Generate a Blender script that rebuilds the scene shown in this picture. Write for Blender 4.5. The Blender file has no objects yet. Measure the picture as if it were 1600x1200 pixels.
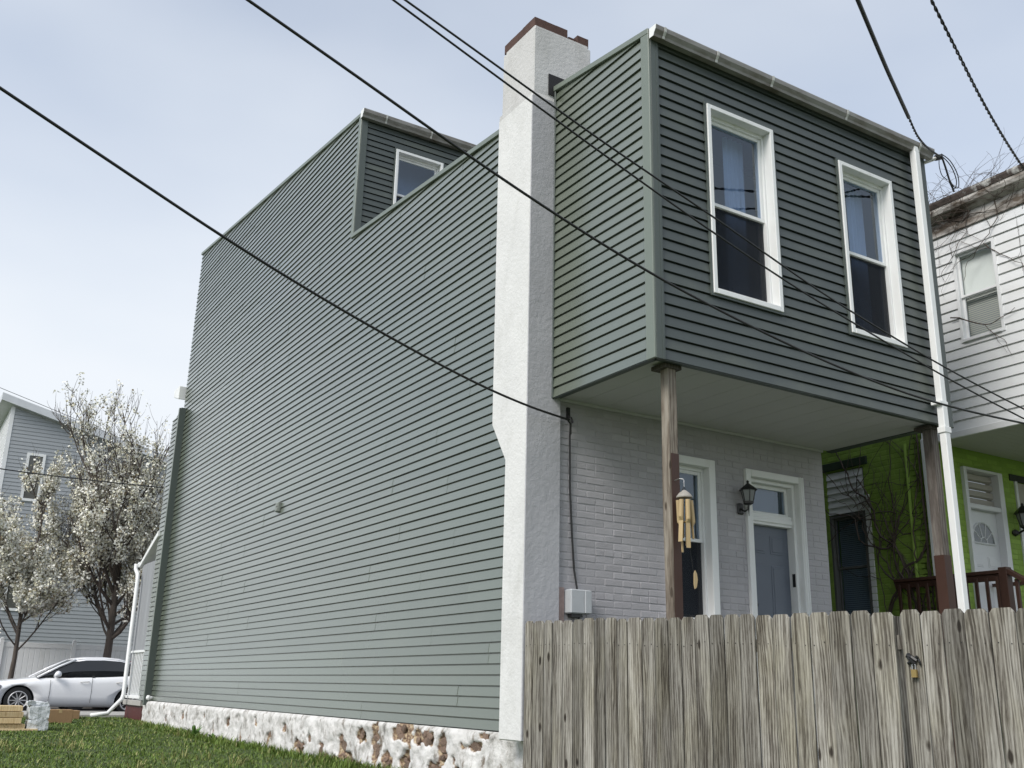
import bpy, bmesh, math, random
import numpy as np
from mathutils import Vector, Matrix, noise as mnoise

rnd = random.Random(7)
SC = bpy.context.scene
COL = SC.collection
R = math.radians

# ------------------------------------------------------------------ camera, sky, sun, exposure
CAM = Vector((-5.1176, -6.1151, 0.3719))
cd = bpy.data.cameras.new('camera')
cam = bpy.data.objects.new('camera', cd)
COL.objects.link(cam)
cam.location = CAM
cam.rotation_euler = (R(107.007), R(-1.2292), R(-31.7828))
cd.sensor_width = 36.0
cd.lens = 1563.13 / 1600 * 36.0
cd.clip_start = 0.05
cd.clip_end = 2000
SC.camera = cam

SUN_ELEV = 42.0
SUN_DIR = Vector((-0.94, -0.30, 0)).normalized()          # towards the sun, on the ground plane
sun_vec = Vector((SUN_DIR.x * math.cos(R(SUN_ELEV)), SUN_DIR.y * math.cos(R(SUN_ELEV)), math.sin(R(SUN_ELEV))))

W = bpy.data.worlds.new('World')
SC.world = W
W.use_nodes = True
nt = W.node_tree
nt.nodes.clear()
out = nt.nodes.new('ShaderNodeOutputWorld')
sky = nt.nodes.new('ShaderNodeTexSky')
sky.sky_type = 'NISHITA'
sky.sun_disc = False
sky.sun_elevation = R(SUN_ELEV)
sky.sun_rotation = math.atan2(SUN_DIR.x, SUN_DIR.y)
sky.dust_density = 1.5
sky.air_density = 1.0
bg1 = nt.nodes.new('ShaderNodeBackground'); bg1.inputs['Strength'].default_value = 0.095
nt.links.new(sky.outputs[0], bg1.inputs['Color'])
bg2 = nt.nodes.new('ShaderNodeBackground')               # thin high cloud
bg2.inputs['Color'].default_value = (0.90, 0.945, 1.0, 1); bg2.inputs['Strength'].default_value = 0.50
tc = nt.nodes.new('ShaderNodeTexCoord')
mp = nt.nodes.new('ShaderNodeMapping'); mp.inputs['Scale'].default_value = (1, 1, 2.2)
nz = nt.nodes.new('ShaderNodeTexNoise'); nz.inputs['Scale'].default_value = 1.1; nz.inputs['Detail'].default_value = 5
nz.inputs['Roughness'].default_value = 0.42
rp = nt.nodes.new('ShaderNodeMapRange'); rp.inputs[1].default_value = 0.30; rp.inputs[2].default_value = 0.66
rp.inputs[3].default_value = 0.36; rp.inputs[4].default_value = 0.97
mx = nt.nodes.new('ShaderNodeMixShader')
nt.links.new(tc.outputs['Generated'], mp.inputs[0]); nt.links.new(mp.outputs[0], nz.inputs['Vector'])
nt.links.new(nz.outputs[0], rp.inputs[0]); nt.links.new(rp.outputs[0], mx.inputs[0])
nt.links.new(bg1.outputs[0], mx.inputs[1]); nt.links.new(bg2.outputs[0], mx.inputs[2])
nt.links.new(mx.outputs[0], out.inputs[0])

sd = bpy.data.lights.new('sun', 'SUN')
sd.energy = 1.5
sd.angle = R(24)
sd.color = (1.0, 0.96, 0.90)
so = bpy.data.objects.new('sun', sd)
COL.objects.link(so)
so.rotation_euler = (-sun_vec).to_track_quat('-Z', 'Y').to_euler()

SC.view_settings.view_transform = 'Standard'
SC.view_settings.look = 'None'
SC.view_settings.exposure = 1.0
SC.view_settings.gamma = 1.0
SC.view_settings.use_curve_mapping = False
SC.render.engine = 'CYCLES'

# ------------------------------------------------------------------ helpers
def link(o, parent=None):
    COL.objects.link(o)
    if parent is not None:
        o.parent = parent
        o.matrix_parent_inverse = Matrix.Translation(-Vector(parent.get('_loc', (0, 0, 0))))
    return o

def tag(o, label=None, cat=None, group=None, kind=None):
    if label: o['label'] = label
    if cat: o['category'] = cat
    if group: o['group'] = group
    if kind: o['kind'] = kind
    return o

def thing(name, loc, label, cat, group=None):
    o = bpy.data.objects.new(name, None)
    o.empty_display_size = 0.2
    o.location = loc
    o['_loc'] = tuple(loc)
    link(o)
    return tag(o, label, cat, group)

class MB:
    def __init__(s): s.v = []; s.f = []
    def add(s, vs, fs):
        n = len(s.v); s.v += [tuple(p) for p in vs]; s.f += [tuple(i + n for i in f) for f in fs]; return s
    def box(s, x0, x1, y0, y1, z0, z1):
        return s.add([(x0,y0,z0),(x1,y0,z0),(x1,y1,z0),(x0,y1,z0),(x0,y0,z1),(x1,y0,z1),(x1,y1,z1),(x0,y1,z1)],
                     [(0,3,2,1),(4,5,6,7),(0,1,5,4),(1,2,6,5),(2,3,7,6),(3,0,4,7)])
    def prism(s, pts, axis, a, b):
        """pts: 2D polygon in the other two axes (cyclic order), extruded along axis from a to b"""
        def mk(p, t):
            return {'x': (t, p[0], p[1]), 'y': (p[0], t, p[1]), 'z': (p[0], p[1], t)}[axis]
        n = len(pts)
        vs = [mk(p, a) for p in pts] + [mk(p, b) for p in pts]
        fs = [tuple(range(n))[::-1], tuple(range(n, 2 * n))] + [(i, (i + 1) % n, n + (i + 1) % n, n + i) for i in range(n)]
        return s.add(vs, fs)
    def tube(s, pts, r, n=6, r1=None, cap=True):
        pts = [Vector(p) for p in pts]
        m = len(pts); base = len(s.v)
        t0 = (pts[1] - pts[0]).normalized()
        up = Vector((0, 0, 1)) if abs(t0.z) < 0.9 else Vector((1, 0, 0))
        a = t0.cross(up).normalized()
        for i, p in enumerate(pts):
            t = (pts[min(i + 1, m - 1)] - pts[max(i - 1, 0)])
            if t.length < 1e-9: t = t0
            t.normalize()
            a = (a - t * a.dot(t))
            if a.length < 1e-6: a = t.orthogonal()
            a.normalize(); b = t.cross(a)
            rr = r if r1 is None else r + (r1 - r) * i / (m - 1)
            for k in range(n):
                an = 2 * math.pi * k / n
                s.v.append(tuple(p + (a * math.cos(an) + b * math.sin(an)) * rr))
        for i in range(m - 1):
            for k in range(n):
                k2 = (k + 1) % n
                s.f.append((base + i*n + k, base + i*n + k2, base + (i+1)*n + k2, base + (i+1)*n + k))
        if cap:
            s.f.append(tuple(base + k for k in range(n))[::-1]); s.f.append(tuple(base + (m-1)*n + k for k in range(n)))
        return s
    def lathe(s, prof, c, n=16):
        """prof: list of (r, z) about vertical axis through c"""
        base = len(s.v); m = len(prof)
        for r, z in prof:
            for k in range(n):
                an = 2*math.pi*k/n
                s.v.append((c[0] + r*math.cos(an), c[1] + r*math.sin(an), c[2] + z))
        for i in range(m-1):
            for k in range(n):
                k2 = (k+1) % n
                s.f.append((base+i*n+k, base+i*n+k2, base+(i+1)*n+k2, base+(i+1)*n+k))
        s.f.append(tuple(base+k for k in range(n))[::-1]); s.f.append(tuple(base+(m-1)*n+k for k in range(n)))
        return s
    def build(s, name, mat, parent=None, smooth=False, bevel=0.0, fix=True):
        me = bpy.data.meshes.new(name)
        me.from_pydata(s.v, [], s.f)
        if fix or bevel:
            bm = bmesh.new(); bm.from_mesh(me)
            if bevel:
                bmesh.ops.bevel(bm, geom=list(bm.edges), offset=bevel, segments=1, affect='EDGES', clamp_overlap=True)
            bmesh.ops.recalc_face_normals(bm, faces=list(bm.faces))
            bm.to_mesh(me); bm.free()
        me.materials.append(mat)
        if smooth:
            for p in me.polygons: p.use_smooth = True
        me.update()
        o = bpy.data.objects.new(name, me)
        return link(o, parent)

def boxo(name, x0, x1, y0, y1, z0, z1, mat, parent=None, bevel=0.0):
    return MB().box(x0, x1, y0, y1, z0, z1).build(name, mat, parent, bevel=bevel, fix=bool(bevel))

def wall_with_holes(mb, u0, u1, z0, z1, holes, put):
    """fills the rectangle around rectangular holes; put(ua,ub,za,zb) adds a box"""
    us = sorted(set([u0, u1] + [h[0] for h in holes] + [h[1] for h in holes]))
    for ua, ub in zip(us[:-1], us[1:]):
        cuts = sorted([(h[2], h[3]) for h in holes if h[0] < (ua+ub)/2 < h[1]])
        z = z0
        for a, b in cuts:
            if a > z: put(ua, ub, z, a)
            z = b
        if z < z1: put(ua, ub, z, z1)

# ------------------------------------------------------------------ materials
def new_mat(name):
    m = bpy.data.materials.new(name); m.use_nodes = True
    t = m.node_tree; b = t.nodes['Principled BSDF']
    return m, t, b

def N(t, kind, **kw):
    n = t.nodes.new(kind)
    for k, v in kw.items():
        if k.startswith('i_'):
            key = k[2:]
            n.inputs[int(key) if key.isdigit() else key.replace('_', ' ')].default_value = v
        else:
            setattr(n, k, v)
    return n

def mixc(t, fac, a, b, mode='MIX'):
    n = t.nodes.new('ShaderNodeMix'); n.data_type = 'RGBA'; n.blend_type = mode
    for sock, val in ((n.inputs[0], fac), (n.inputs[6], a), (n.inputs[7], b)):
        if hasattr(val, 'links') or hasattr(val, 'is_output'): t.links.new(val, sock)
        elif isinstance(val, (int, float)): sock.default_value = val
        else: sock.default_value = tuple(val) + ((1,) if len(val) == 3 else ())
    return n.outputs[2]

def ramp(t, fac, stops):
    n = t.nodes.new('ShaderNodeValToRGB')
    el = n.color_ramp.elements
    while len(el) < len(stops): el.new(0.5)
    for e, (p, c) in zip(el, stops):
        e.position = p; e.color = tuple(c) + (1,) if len(c) == 3 else c
    t.links.new(fac, n.inputs[0])
    return n.outputs[0]

def vec(t, scale=(1, 1, 1), rand=0.0, loc=(0, 0, 0)):
    tcn = t.nodes.new('ShaderNodeTexCoord'); v = tcn.outputs['Object']
    if rand:
        oi = t.nodes.new('ShaderNodeObjectInfo')
        ml = N(t, 'ShaderNodeMath', operation='MULTIPLY'); ml.inputs[1].default_value = rand
        t.links.new(oi.outputs['Random'], ml.inputs[0])
        ad = N(t, 'ShaderNodeVectorMath', operation='ADD'); t.links.new(v, ad.inputs[0]); t.links.new(ml.outputs[0], ad.inputs[1])
        v = ad.outputs[0]
    m = N(t, 'ShaderNodeMapping'); m.inputs['Scale'].default_value = scale; m.inputs['Location'].default_value = loc
    t.links.new(v, m.inputs[0])
    return m.outputs[0]

def noise(t, v, scale, detail=4, rough=0.55, dist=0.0):
    n = N(t, 'ShaderNodeTexNoise'); n.inputs['Scale'].default_value = scale; n.inputs['Detail'].default_value = detail
    n.inputs['Roughness'].default_value = rough; n.inputs['Distortion'].default_value = dist
    t.links.new(v, n.inputs['Vector']); return n.outputs[0]

def bump(t, b, h, strength, dist=0.01):
    n = N(t, 'ShaderNodeBump'); n.inputs['Strength'].default_value = strength; n.inputs['Distance'].default_value = dist
    t.links.new(h, n.inputs['Height']); t.links.new(n.outputs[0], b.inputs['Normal'])

def pm(name, col, rough=0.6, var=0.10, scale=3.0, bscale=0, bstr=0.2, bdist=0.005, stretch=(1,1,1), rand=0.0, randval=0.0,
       metal=0.0, spec=0.5, dirt=None, dscale=2.0, dlo=0.55, dhi=0.75, dstretch=(1,1,1)):
    m, t, b = new_mat(name)
    v = vec(t, stretch, rand)
    n1 = noise(t, v, scale, 5)
    c = mixc(t, n1, [x*(1-var*1.6) for x in col], [min(1, x*(1+var*1.6)) for x in col])
    if randval:
        oi = t.nodes.new('ShaderNodeObjectInfo')
        mr = N(t, 'ShaderNodeMapRange'); mr.inputs[3].default_value = 1-randval; mr.inputs[4].default_value = 1+randval
        t.links.new(oi.outputs['Random'], mr.inputs[0])
        cc = N(t, 'ShaderNodeVectorMath', operation='SCALE'); t.links.new(c, cc.inputs[0]); t.links.new(mr.outputs[0], cc.inputs['Scale'])
        c = cc.outputs[0]
    if dirt:
        n2 = noise(t, vec(t, dstretch, rand), dscale, 6, 0.62)
        mr = N(t, 'ShaderNodeMapRange'); mr.inputs[1].default_value = dlo; mr.inputs[2].default_value = dhi
        t.links.new(n2, mr.inputs[0])
        c = mixc(t, mr.outputs[0], c, dirt)
    t.links.new(c, b.inputs['Base Color'])
    b.inputs['Roughness'].default_value = rough
    b.inputs['Metallic'].default_value = metal
    b.inputs['Specular IOR Level'].default_value = spec
    if bscale: bump(t, b, noise(t, vec(t, stretch, rand), bscale, 4), bstr, bdist)
    return m

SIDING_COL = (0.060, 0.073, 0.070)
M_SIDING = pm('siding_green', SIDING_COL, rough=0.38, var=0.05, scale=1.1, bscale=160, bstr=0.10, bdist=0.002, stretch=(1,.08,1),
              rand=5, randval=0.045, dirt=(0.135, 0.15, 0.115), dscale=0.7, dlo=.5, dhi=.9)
M_SIDING_LIT = pm('siding_green_lit', (0.112, 0.132, 0.101), rough=0.27, var=0.05, scale=1.1, bscale=160, bstr=0.10, bdist=0.002, stretch=(1,.08,1),
              rand=5, randval=0.06, spec=1.0, dirt=(0.128, 0.145, 0.112), dscale=0.7, dlo=.5, dhi=.9)  # paler copy of the green siding for lot-facing walls, side light painted in
_b = M_SIDING_LIT.node_tree.nodes['Principled BSDF']
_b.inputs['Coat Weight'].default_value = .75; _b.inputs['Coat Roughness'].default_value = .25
M_TRIM_LIT = pm('trim_green_lit', (0.155, 0.182, 0.15), rough=0.36, var=0.04, scale=2, spec=.8)  # paler copy of the green trim, brighter side light put into the colour
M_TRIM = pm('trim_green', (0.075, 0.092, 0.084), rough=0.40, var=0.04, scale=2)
M_WHITE = pm('white_paint', (0.78, 0.79, 0.79), rough=0.45, var=0.03, scale=6, dirt=(0.55, 0.54, 0.50), dscale=5, dlo=.58, dhi=.95, dstretch=(1,1,.3))
M_VINYLWHITE = pm('white_vinyl', (0.74, 0.75, 0.76), rough=0.40, var=0.03, scale=3, dirt=(0.55, .55, .52), dscale=1.5, dlo=.5, dhi=.95, rand=3)
M_GUTTER = pm('gutter_aluminium', (0.27, 0.262, 0.25), rough=0.42, var=0.08, scale=4, dirt=(0.13, 0.11, 0.09), dscale=3.5, dlo=.42, dhi=.72, dstretch=(1,1,3))
M_SOFFIT = pm('soffit', (0.53, 0.525, 0.54), rough=0.7, var=0.05, scale=1.5)
M_ROOF = pm('roof_membrane', (0.10, 0.10, 0.10), rough=0.9, var=0.1)
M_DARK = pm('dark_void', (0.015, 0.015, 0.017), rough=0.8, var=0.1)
M_INSIDE = pm('room_plaster', (0.30, 0.36, 0.45), rough=0.9)
M_CURTAIN = pm('curtain_cloth', (0.45, 0.50, 0.58), rough=0.9, var=0.08, scale=9, stretch=(1, 1, .1))
M_BLACK = pm('black_rubber', (0.012, 0.012, 0.013), rough=0.5, var=0.1)
M_BLACKMETAL = pm('black_iron', (0.014, 0.014, 0.015), rough=0.4, var=0.1)
M_SCREEN = pm('insect_screen', (0.02, 0.023, 0.03), rough=0.6, var=0.15, scale=12)
M_DOOR = pm('grey_door_paint', (0.12, 0.14, 0.18), rough=0.45, var=0.04)
M_DOORWHITE = pm('white_door_paint', (0.66, 0.67, 0.70), rough=0.4, var=0.03)
M_ZINC = pm('galvanised_box', (0.42, 0.44, 0.46), rough=0.5, var=0.06, scale=12, dirt=(.25,.22,.2), dscale=14, dlo=.6, dhi=.8)
M_BRASS = pm('brass', (0.42, 0.30, 0.12), rough=0.35, metal=0.8, var=0.1)
M_STEEL = pm('steel', (0.5, 0.5, 0.5), rough=0.35, metal=0.9, var=0.1)
M_BROWNPAINT = pm('brown_paint', (0.050, 0.021, 0.013), rough=0.55, var=0.12, scale=6, bscale=80, bstr=.2)
M_BRICKRED = pm('bare_brick', (0.090, 0.048, 0.038), rough=0.9, var=0.3, scale=12, bscale=90, bstr=.6, rand=4, randval=.25)
M_CONCRETE = pm('concrete', (0.36, 0.35, 0.33), rough=0.9, var=0.12, scale=4, bscale=70, bstr=.3)
M_ASPHALT = pm('asphalt', (0.055, 0.055, 0.058), rough=0.9, var=0.2, scale=20, bscale=200, bstr=.4)
M_REDSTEP = pm('red_painted_step', (0.075, 0.014, 0.012), rough=0.6, var=.15)

def painted_masonry(name, col, stuccobump, bscale, dirt, randval=0.0, patch=None, plo=.72, phi=.76):
    m, t, b = new_mat(name)
    v = vec(t, (1,1,1), 3 if randval else 0)
    n1 = noise(t, v, 2.2, 6, .6)
    c = mixc(t, n1, [x*.86 for x in col], [min(1, x*1.12) for x in col])
    n2 = noise(t, vec(t, (1, 1, .35), 0, (3, 1, 7)), 3.1, 7, .65)
    mr = N(t, 'ShaderNodeMapRange'); mr.inputs[1].default_value = .5; mr.inputs[2].default_value = .85
    t.links.new(n2, mr.inputs[0])
    c = mixc(t, mr.outputs[0], c, dirt)
    if randval:
        oi = t.nodes.new('ShaderNodeObjectInfo')
        mr2 = N(t, 'ShaderNodeMapRange'); mr2.inputs[3].default_value = 1-randval; mr2.inputs[4].default_value = 1+randval
        t.links.new(oi.outputs['Random'], mr2.inputs[0])
        cc = N(t, 'ShaderNodeVectorMath', operation='SCALE'); t.links.new(c, cc.inputs[0]); t.links.new(mr2.outputs[0], cc.inputs['Scale'])
        c = cc.outputs[0]
    if patch:
        n3 = noise(t, vec(t, (1,1,1), 0, (9, 2, 4)), 4.5, 5, .6)
        mr3 = N(t, 'ShaderNodeMapRange'); mr3.inputs[1].default_value = plo; mr3.inputs[2].default_value = phi
        t.links.new(n3, mr3.inputs[0]); c = mixc(t, mr3.outputs[0], c, patch)
    t.links.new(c, b.inputs['Base Color']); b.inputs['Roughness'].default_value = .75
    b.inputs['Specular IOR Level'].default_value = .35
    h = noise(t, vec(t), bscale, 5, .6)
    bump(t, b, h, stuccobump, .012)
    return m

M_STUCCO = painted_masonry('white_stucco', (0.68, 0.68, 0.675), .55, 26, (.50, .50, .48))
M_STUCCOGREY = painted_masonry('grey_stucco', (0.43, 0.43, 0.455), .55, 26, (.34, .34, .36), patch=(.45, .36, .33), plo=.78, phi=.82)
M_BRICKPAINT = painted_masonry('grey_painted_brick', (0.40, 0.39, 0.41), .30, 45, (.32, .31, .33), randval=.05)
M_BRICKGREEN = painted_masonry('green_painted_brick', (0.260, 0.395, 0.075), .35, 40, (.19, .28, .06), randval=.10)

def wood(name, stops, rand=60, tint=None, gscale=1.0, bstr=.35, G_=(.52, .16, .36), cracks=False, tone=(.70, 1.18), bvec=(2.2, 2.2, .55)):
    m, t, b = new_mat(name)
    v0 = vec(t, (1, 1, .07), rand)
    warp = noise(t, vec(t, (3, 3, .5), rand), 2.0, 3)
    av = N(t, 'ShaderNodeVectorMath', operation='MULTIPLY_ADD')
    t.links.new(warp, av.inputs[0]); av.inputs[1].default_value = (.09, .09, .0); t.links.new(v0, av.inputs[2])
    g1 = noise(t, av.outputs[0], 95*gscale, 6, .62)
    w = N(t, 'ShaderNodeTexWave', wave_type='BANDS', bands_direction='X')
    w.inputs['Scale'].default_value = 9*gscale; w.inputs['Distortion'].default_value = 7; w.inputs['Detail'].default_value = 3
    w.inputs['Detail Scale'].default_value = 1.2
    t.links.new(av.outputs[0], w.inputs['Vector'])
    bl = noise(t, vec(t, bvec, rand), 3.2, 5, .6)
    def mul(a, k):
        n = N(t, 'ShaderNodeMath', operation='MULTIPLY'); t.links.new(a, n.inputs[0]); n.inputs[1].default_value = k; return n.outputs[0]
    def add(a, bb):
        n = N(t, 'ShaderNodeMath', operation='ADD'); t.links.new(a, n.inputs[0]); t.links.new(bb, n.inputs[1]); return n.outputs[0]
    s = add(add(mul(g1, G_[0]), mul(w.outputs['Fac'], G_[1])), mul(bl, G_[2]))
    vo = N(t, 'ShaderNodeTexVoronoi'); vo.inputs['Scale'].default_value = 1.0
    t.links.new(vec(t, (8, 8, 3.2), rand), vo.inputs['Vector'])
    kn = N(t, 'ShaderNodeMapRange'); kn.inputs[1].default_value = .05; kn.inputs[2].default_value = .15; kn.inputs[3].default_value = .34; kn.inputs[4].default_value = 0
    t.links.new(vo.outputs['Distance'], kn.inputs[0])
    sx_ = N(t, 'ShaderNodeSeparateColor'); t.links.new(vo.outputs['Color'], sx_.inputs[0])
    gt = N(t, 'ShaderNodeMath', operation='GREATER_THAN'); gt.inputs[1].default_value = .62; t.links.new(sx_.outputs[0], gt.inputs[0])
    kg = N(t, 'ShaderNodeMath', operation='MULTIPLY'); t.links.new(kn.outputs[0], kg.inputs[0]); t.links.new(gt.outputs[0], kg.inputs[1])
    sb = N(t, 'ShaderNodeMath', operation='SUBTRACT'); t.links.new(s, sb.inputs[0]); t.links.new(kg.outputs[0], sb.inputs[1])
    c = ramp(t, sb.outputs[0], stops)
    if cracks:
        ck = noise(t, vec(t, (1, 1, .018), rand), 150, 3, .5)
        mk = N(t, 'ShaderNodeMapRange'); mk.inputs[1].default_value = .58; mk.inputs[2].default_value = .68; mk.inputs[4].default_value = .75
        t.links.new(ck, mk.inputs[0]); c = mixc(t, mk.outputs[0], c, (.045, .038, .03))
    if tint:
        tn = noise(t, vec(t, (1.5, 1.5, .6), rand*1.7), 2.3, 4, .6)
        mr = N(t, 'ShaderNodeMapRange'); mr.inputs[1].default_value = .45; mr.inputs[2].default_value = .75
        t.links.new(tn, mr.inputs[0]); c = mixc(t, mr.outputs[0], c, tint, 'MULTIPLY')
    oi = t.nodes.new('ShaderNodeObjectInfo')
    mr2 = N(t, 'ShaderNodeMapRange'); mr2.inputs[3].default_value = tone[0]; mr2.inputs[4].default_value = tone[1]
    t.links.new(oi.outputs['Random'], mr2.inputs[0])
    cc = N(t, 'ShaderNodeVectorMath', operation='SCALE'); t.links.new(c, cc.inputs[0]); t.links.new(mr2.outputs[0], cc.inputs['Scale'])
    t.links.new(cc.outputs[0], b.inputs['Base Color'])
    b.inputs['Roughness'].default_value = .85; b.inputs['Specular IOR Level'].default_value = .25
    bump(t, b, sb.outputs[0], bstr, .012)
    return m

M_FENCE = wood('weathered_fence_wood', [(.34, (.036, .030, .025)), (.43, (.100, .089, .075)), (.51, (.195, .180, .157)), (.58, (.285, .27, .24)), (.70, (.41, .392, .355))],
               tint=(.90, .88, .76), bstr=.45, gscale=1.5, G_=(.36, .13, .60), cracks=True, tone=(.55, 1.10), bvec=(4.2, 4.2, .42))
M_POST = wood('raw_post_wood', [(.30, (.085, .066, .050)), (.45, (.21, .175, .14)), (.58, (.33, .29, .24)), (.75, (.44, .40, .345))], bstr=.25)
M_POSTDARK = wood('dark_post_wood', [(.30, (.05, .042, .036)), (.5, (.12, .105, .095)), (.72, (.22, .20, .18))], bstr=.25)
M_LUMBER = wood('new_lumber', [(.30, (.50, .36, .19)), (.5, (.66, .51, .30)), (.72, (.76, .62, .40))], bstr=.1)
M_BAMBOO = pm('bamboo', (0.42, 0.31, 0.16), rough=.5, var=.18, scale=9, stretch=(1,1,.2), rand=3)
M_CARD = pm('cardboard', (0.30, 0.19, 0.10), rough=.85, var=.08, scale=8, stretch=(8,8,1))
M_PLASTIC = pm('white_plastic_wrap', (0.60, 0.63, 0.66), rough=.3, var=.12, scale=9, bscale=14, bstr=.7, bdist=.03)

def glass_mat(name, tint=(.78, .84, .92), ior=1.9):
    m, t, b = new_mat(name)
    t.nodes.remove(b)
    tr = N(t, 'ShaderNodeBsdfTransparent'); tr.inputs[0].default_value = tint + (1,)
    gl = N(t, 'ShaderNodeBsdfGlossy'); gl.inputs['Roughness'].default_value = .015; gl.inputs[0].default_value = (.80, .90, 1, 1)
    fr = N(t, 'ShaderNodeFresnel'); fr.inputs[0].default_value = ior
    nz_ = noise(t, vec(t), 1.8, 2); bp = N(t, 'ShaderNodeBump'); bp.inputs['Strength'].default_value = .05; bp.inputs['Distance'].default_value = .02
    t.links.new(nz_, bp.inputs['Height']); t.links.new(bp.outputs[0], gl.inputs['Normal'])
    ge = N(t, 'ShaderNodeNewGeometry'); fm_ = N(t, 'ShaderNodeMath', operation='MULTIPLY'); iv = N(t, 'ShaderNodeMath', operation='SUBTRACT'); iv.inputs[0].default_value = 1
    t.links.new(ge.outputs['Backfacing'], iv.inputs[1]); t.links.new(iv.outputs[0], fm_.inputs[0]); t.links.new(fr.outputs[0], fm_.inputs[1])
    mx_ = N(t, 'ShaderNodeMixShader'); t.links.new(fm_.outputs[0], mx_.inputs[0]); t.links.new(tr.outputs[0], mx_.inputs[1]); t.links.new(gl.outputs[0], mx_.inputs[2])
    t.links.new(mx_.outputs[0], t.nodes['Material Output'].inputs[0])
    return m
M_GLASS = glass_mat('window_glass')
M_CLEAR = glass_mat('clear_window_glass', (.95, .96, .96), 1.35)
M_CARGLASS = pm('car_glass', (0.010, 0.012, 0.015), rough=.06, var=.0, spec=.7)

def car_paint(name, col):
    m, t, b = new_mat(name)
    b.inputs['Base Color'].default_value = col + (1,); b.inputs['Roughness'].default_value = .35
    b.inputs['Coat Weight'].default_value = .8; b.inputs['Coat Roughness'].default_value = .05
    return m
M_CARWHITE = car_paint('white_car_paint', (0.86, 0.87, 0.90))
M_CARRED = car_paint('red_car_paint', (0.16, 0.015, 0.018))
M_ALLOY = pm('alloy_wheel', (0.45, 0.45, 0.46), rough=.35, metal=.6, var=.05)
M_LAMPGLASS = pm('lantern_glass', (.25, .26, .27), rough=.15, var=.1)

# ------------------------------------------------------------------ ground and street
def gz(x, y):
    if y < 4: z = -0.50 - min(4 - y, 12) * 0.062
    elif y < 11: z = -0.50
    elif y < 18.6: z = -0.50 + (y - 11) / 7.6 * 0.10
    elif y < 19.2: z = -0.40 - (y - 18.6) / 0.6 * 0.14
    elif y < 30.0: z = -0.54
    elif y < 31.0: z = -0.54 + (y - 30) * .2
    else: z = -0.34
    return z + 0.012 * mnoise.noise(Vector((x*.9, y*.9, 0))) if y < 18.4 else z

def grid_obj(name, xs, ys, zf, mat):
    vs = [(x, y, zf(x, y)) for y in ys for x in xs]
    n = len(xs)
    fs = [(j*n+i, j*n+i+1, (j+1)*n+i+1, (j+1)*n+i) for j in range(len(ys)-1) for i in range(n-1)]
    return MB().add(vs, fs).build(name, mat, smooth=True, fix=False)

def ground_mat():
    m, t, b = new_mat('lawn_soil')
    v = vec(t)
    a = noise(t, v, 1.3, 6, .6); f = noise(t, v, 28, 4, .6)
    c = ramp(t, f, [(.3, (.030, .048, .012)), (.55, (.060, .095, .022)), (.75, (.10, .125, .04))])
    mr = N(t, 'ShaderNodeMapRange'); mr.inputs[1].default_value = .55; mr.inputs[2].default_value = .8
    t.links.new(a, mr.inputs[0]); c = mixc(t, mr.outputs[0], c, (.085, .085, .04))
    t.links.new(c, b.inputs['Base Color']); b.inputs['Roughness'].default_value = .95
    bump(t, b, f, .6, .05)
    return m
M_GROUND = ground_mat()
xs = [-600, -200, -60, -25, -15, -10] + [-8 + .4*i for i in range(30)] + [6, 10, 16, 25, 60, 200, 600]
ys = [-600, -200, -60, -30, -20, -14] + [-10 + .4*i for i in range(70)] + [18.3, 18.6, 18.9, 19.2, 22, 26, 30, 30.5, 31, 34, 45, 80, 200, 700]
g = grid_obj('ground', xs, ys, gz, M_GROUND); tag(g, kind='structure')
o = boxo('street', -120, 120, 21.3, 29.2, -.70, -.475, M_ASPHALT); tag(o, kind='structure')
pv = boxo('pavement', -120, 120, 19.0, 21.12, -.70, -.375, M_CONCRETE); tag(pv, kind='structure')
for i in range(14):
    x = -8.5 + i*1.2
    MB().box(x+.008, x+1.192, 19.01, 21.11, -.38, -.362).build('slab', M_CONCRETE, pv, bevel=.006)
kb = boxo('kerb', -120, 120, 21.12, 21.30, -.70, -.35, M_CONCRETE, bevel=.015); tag(kb, kind='structure')
fp = boxo('far_pavement', -120, 120, 29.2, 30.6, -.70, -.36, M_CONCRETE); tag(fp, kind='structure')

pt = boxo('bounce_slab', .35, 5.3, -4.0, 1.5, -1.4, -.80, M_CONCRETE); tag(pt, kind='structure')  # unseen slab added to bounce light up onto soffit and brick wall
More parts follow.
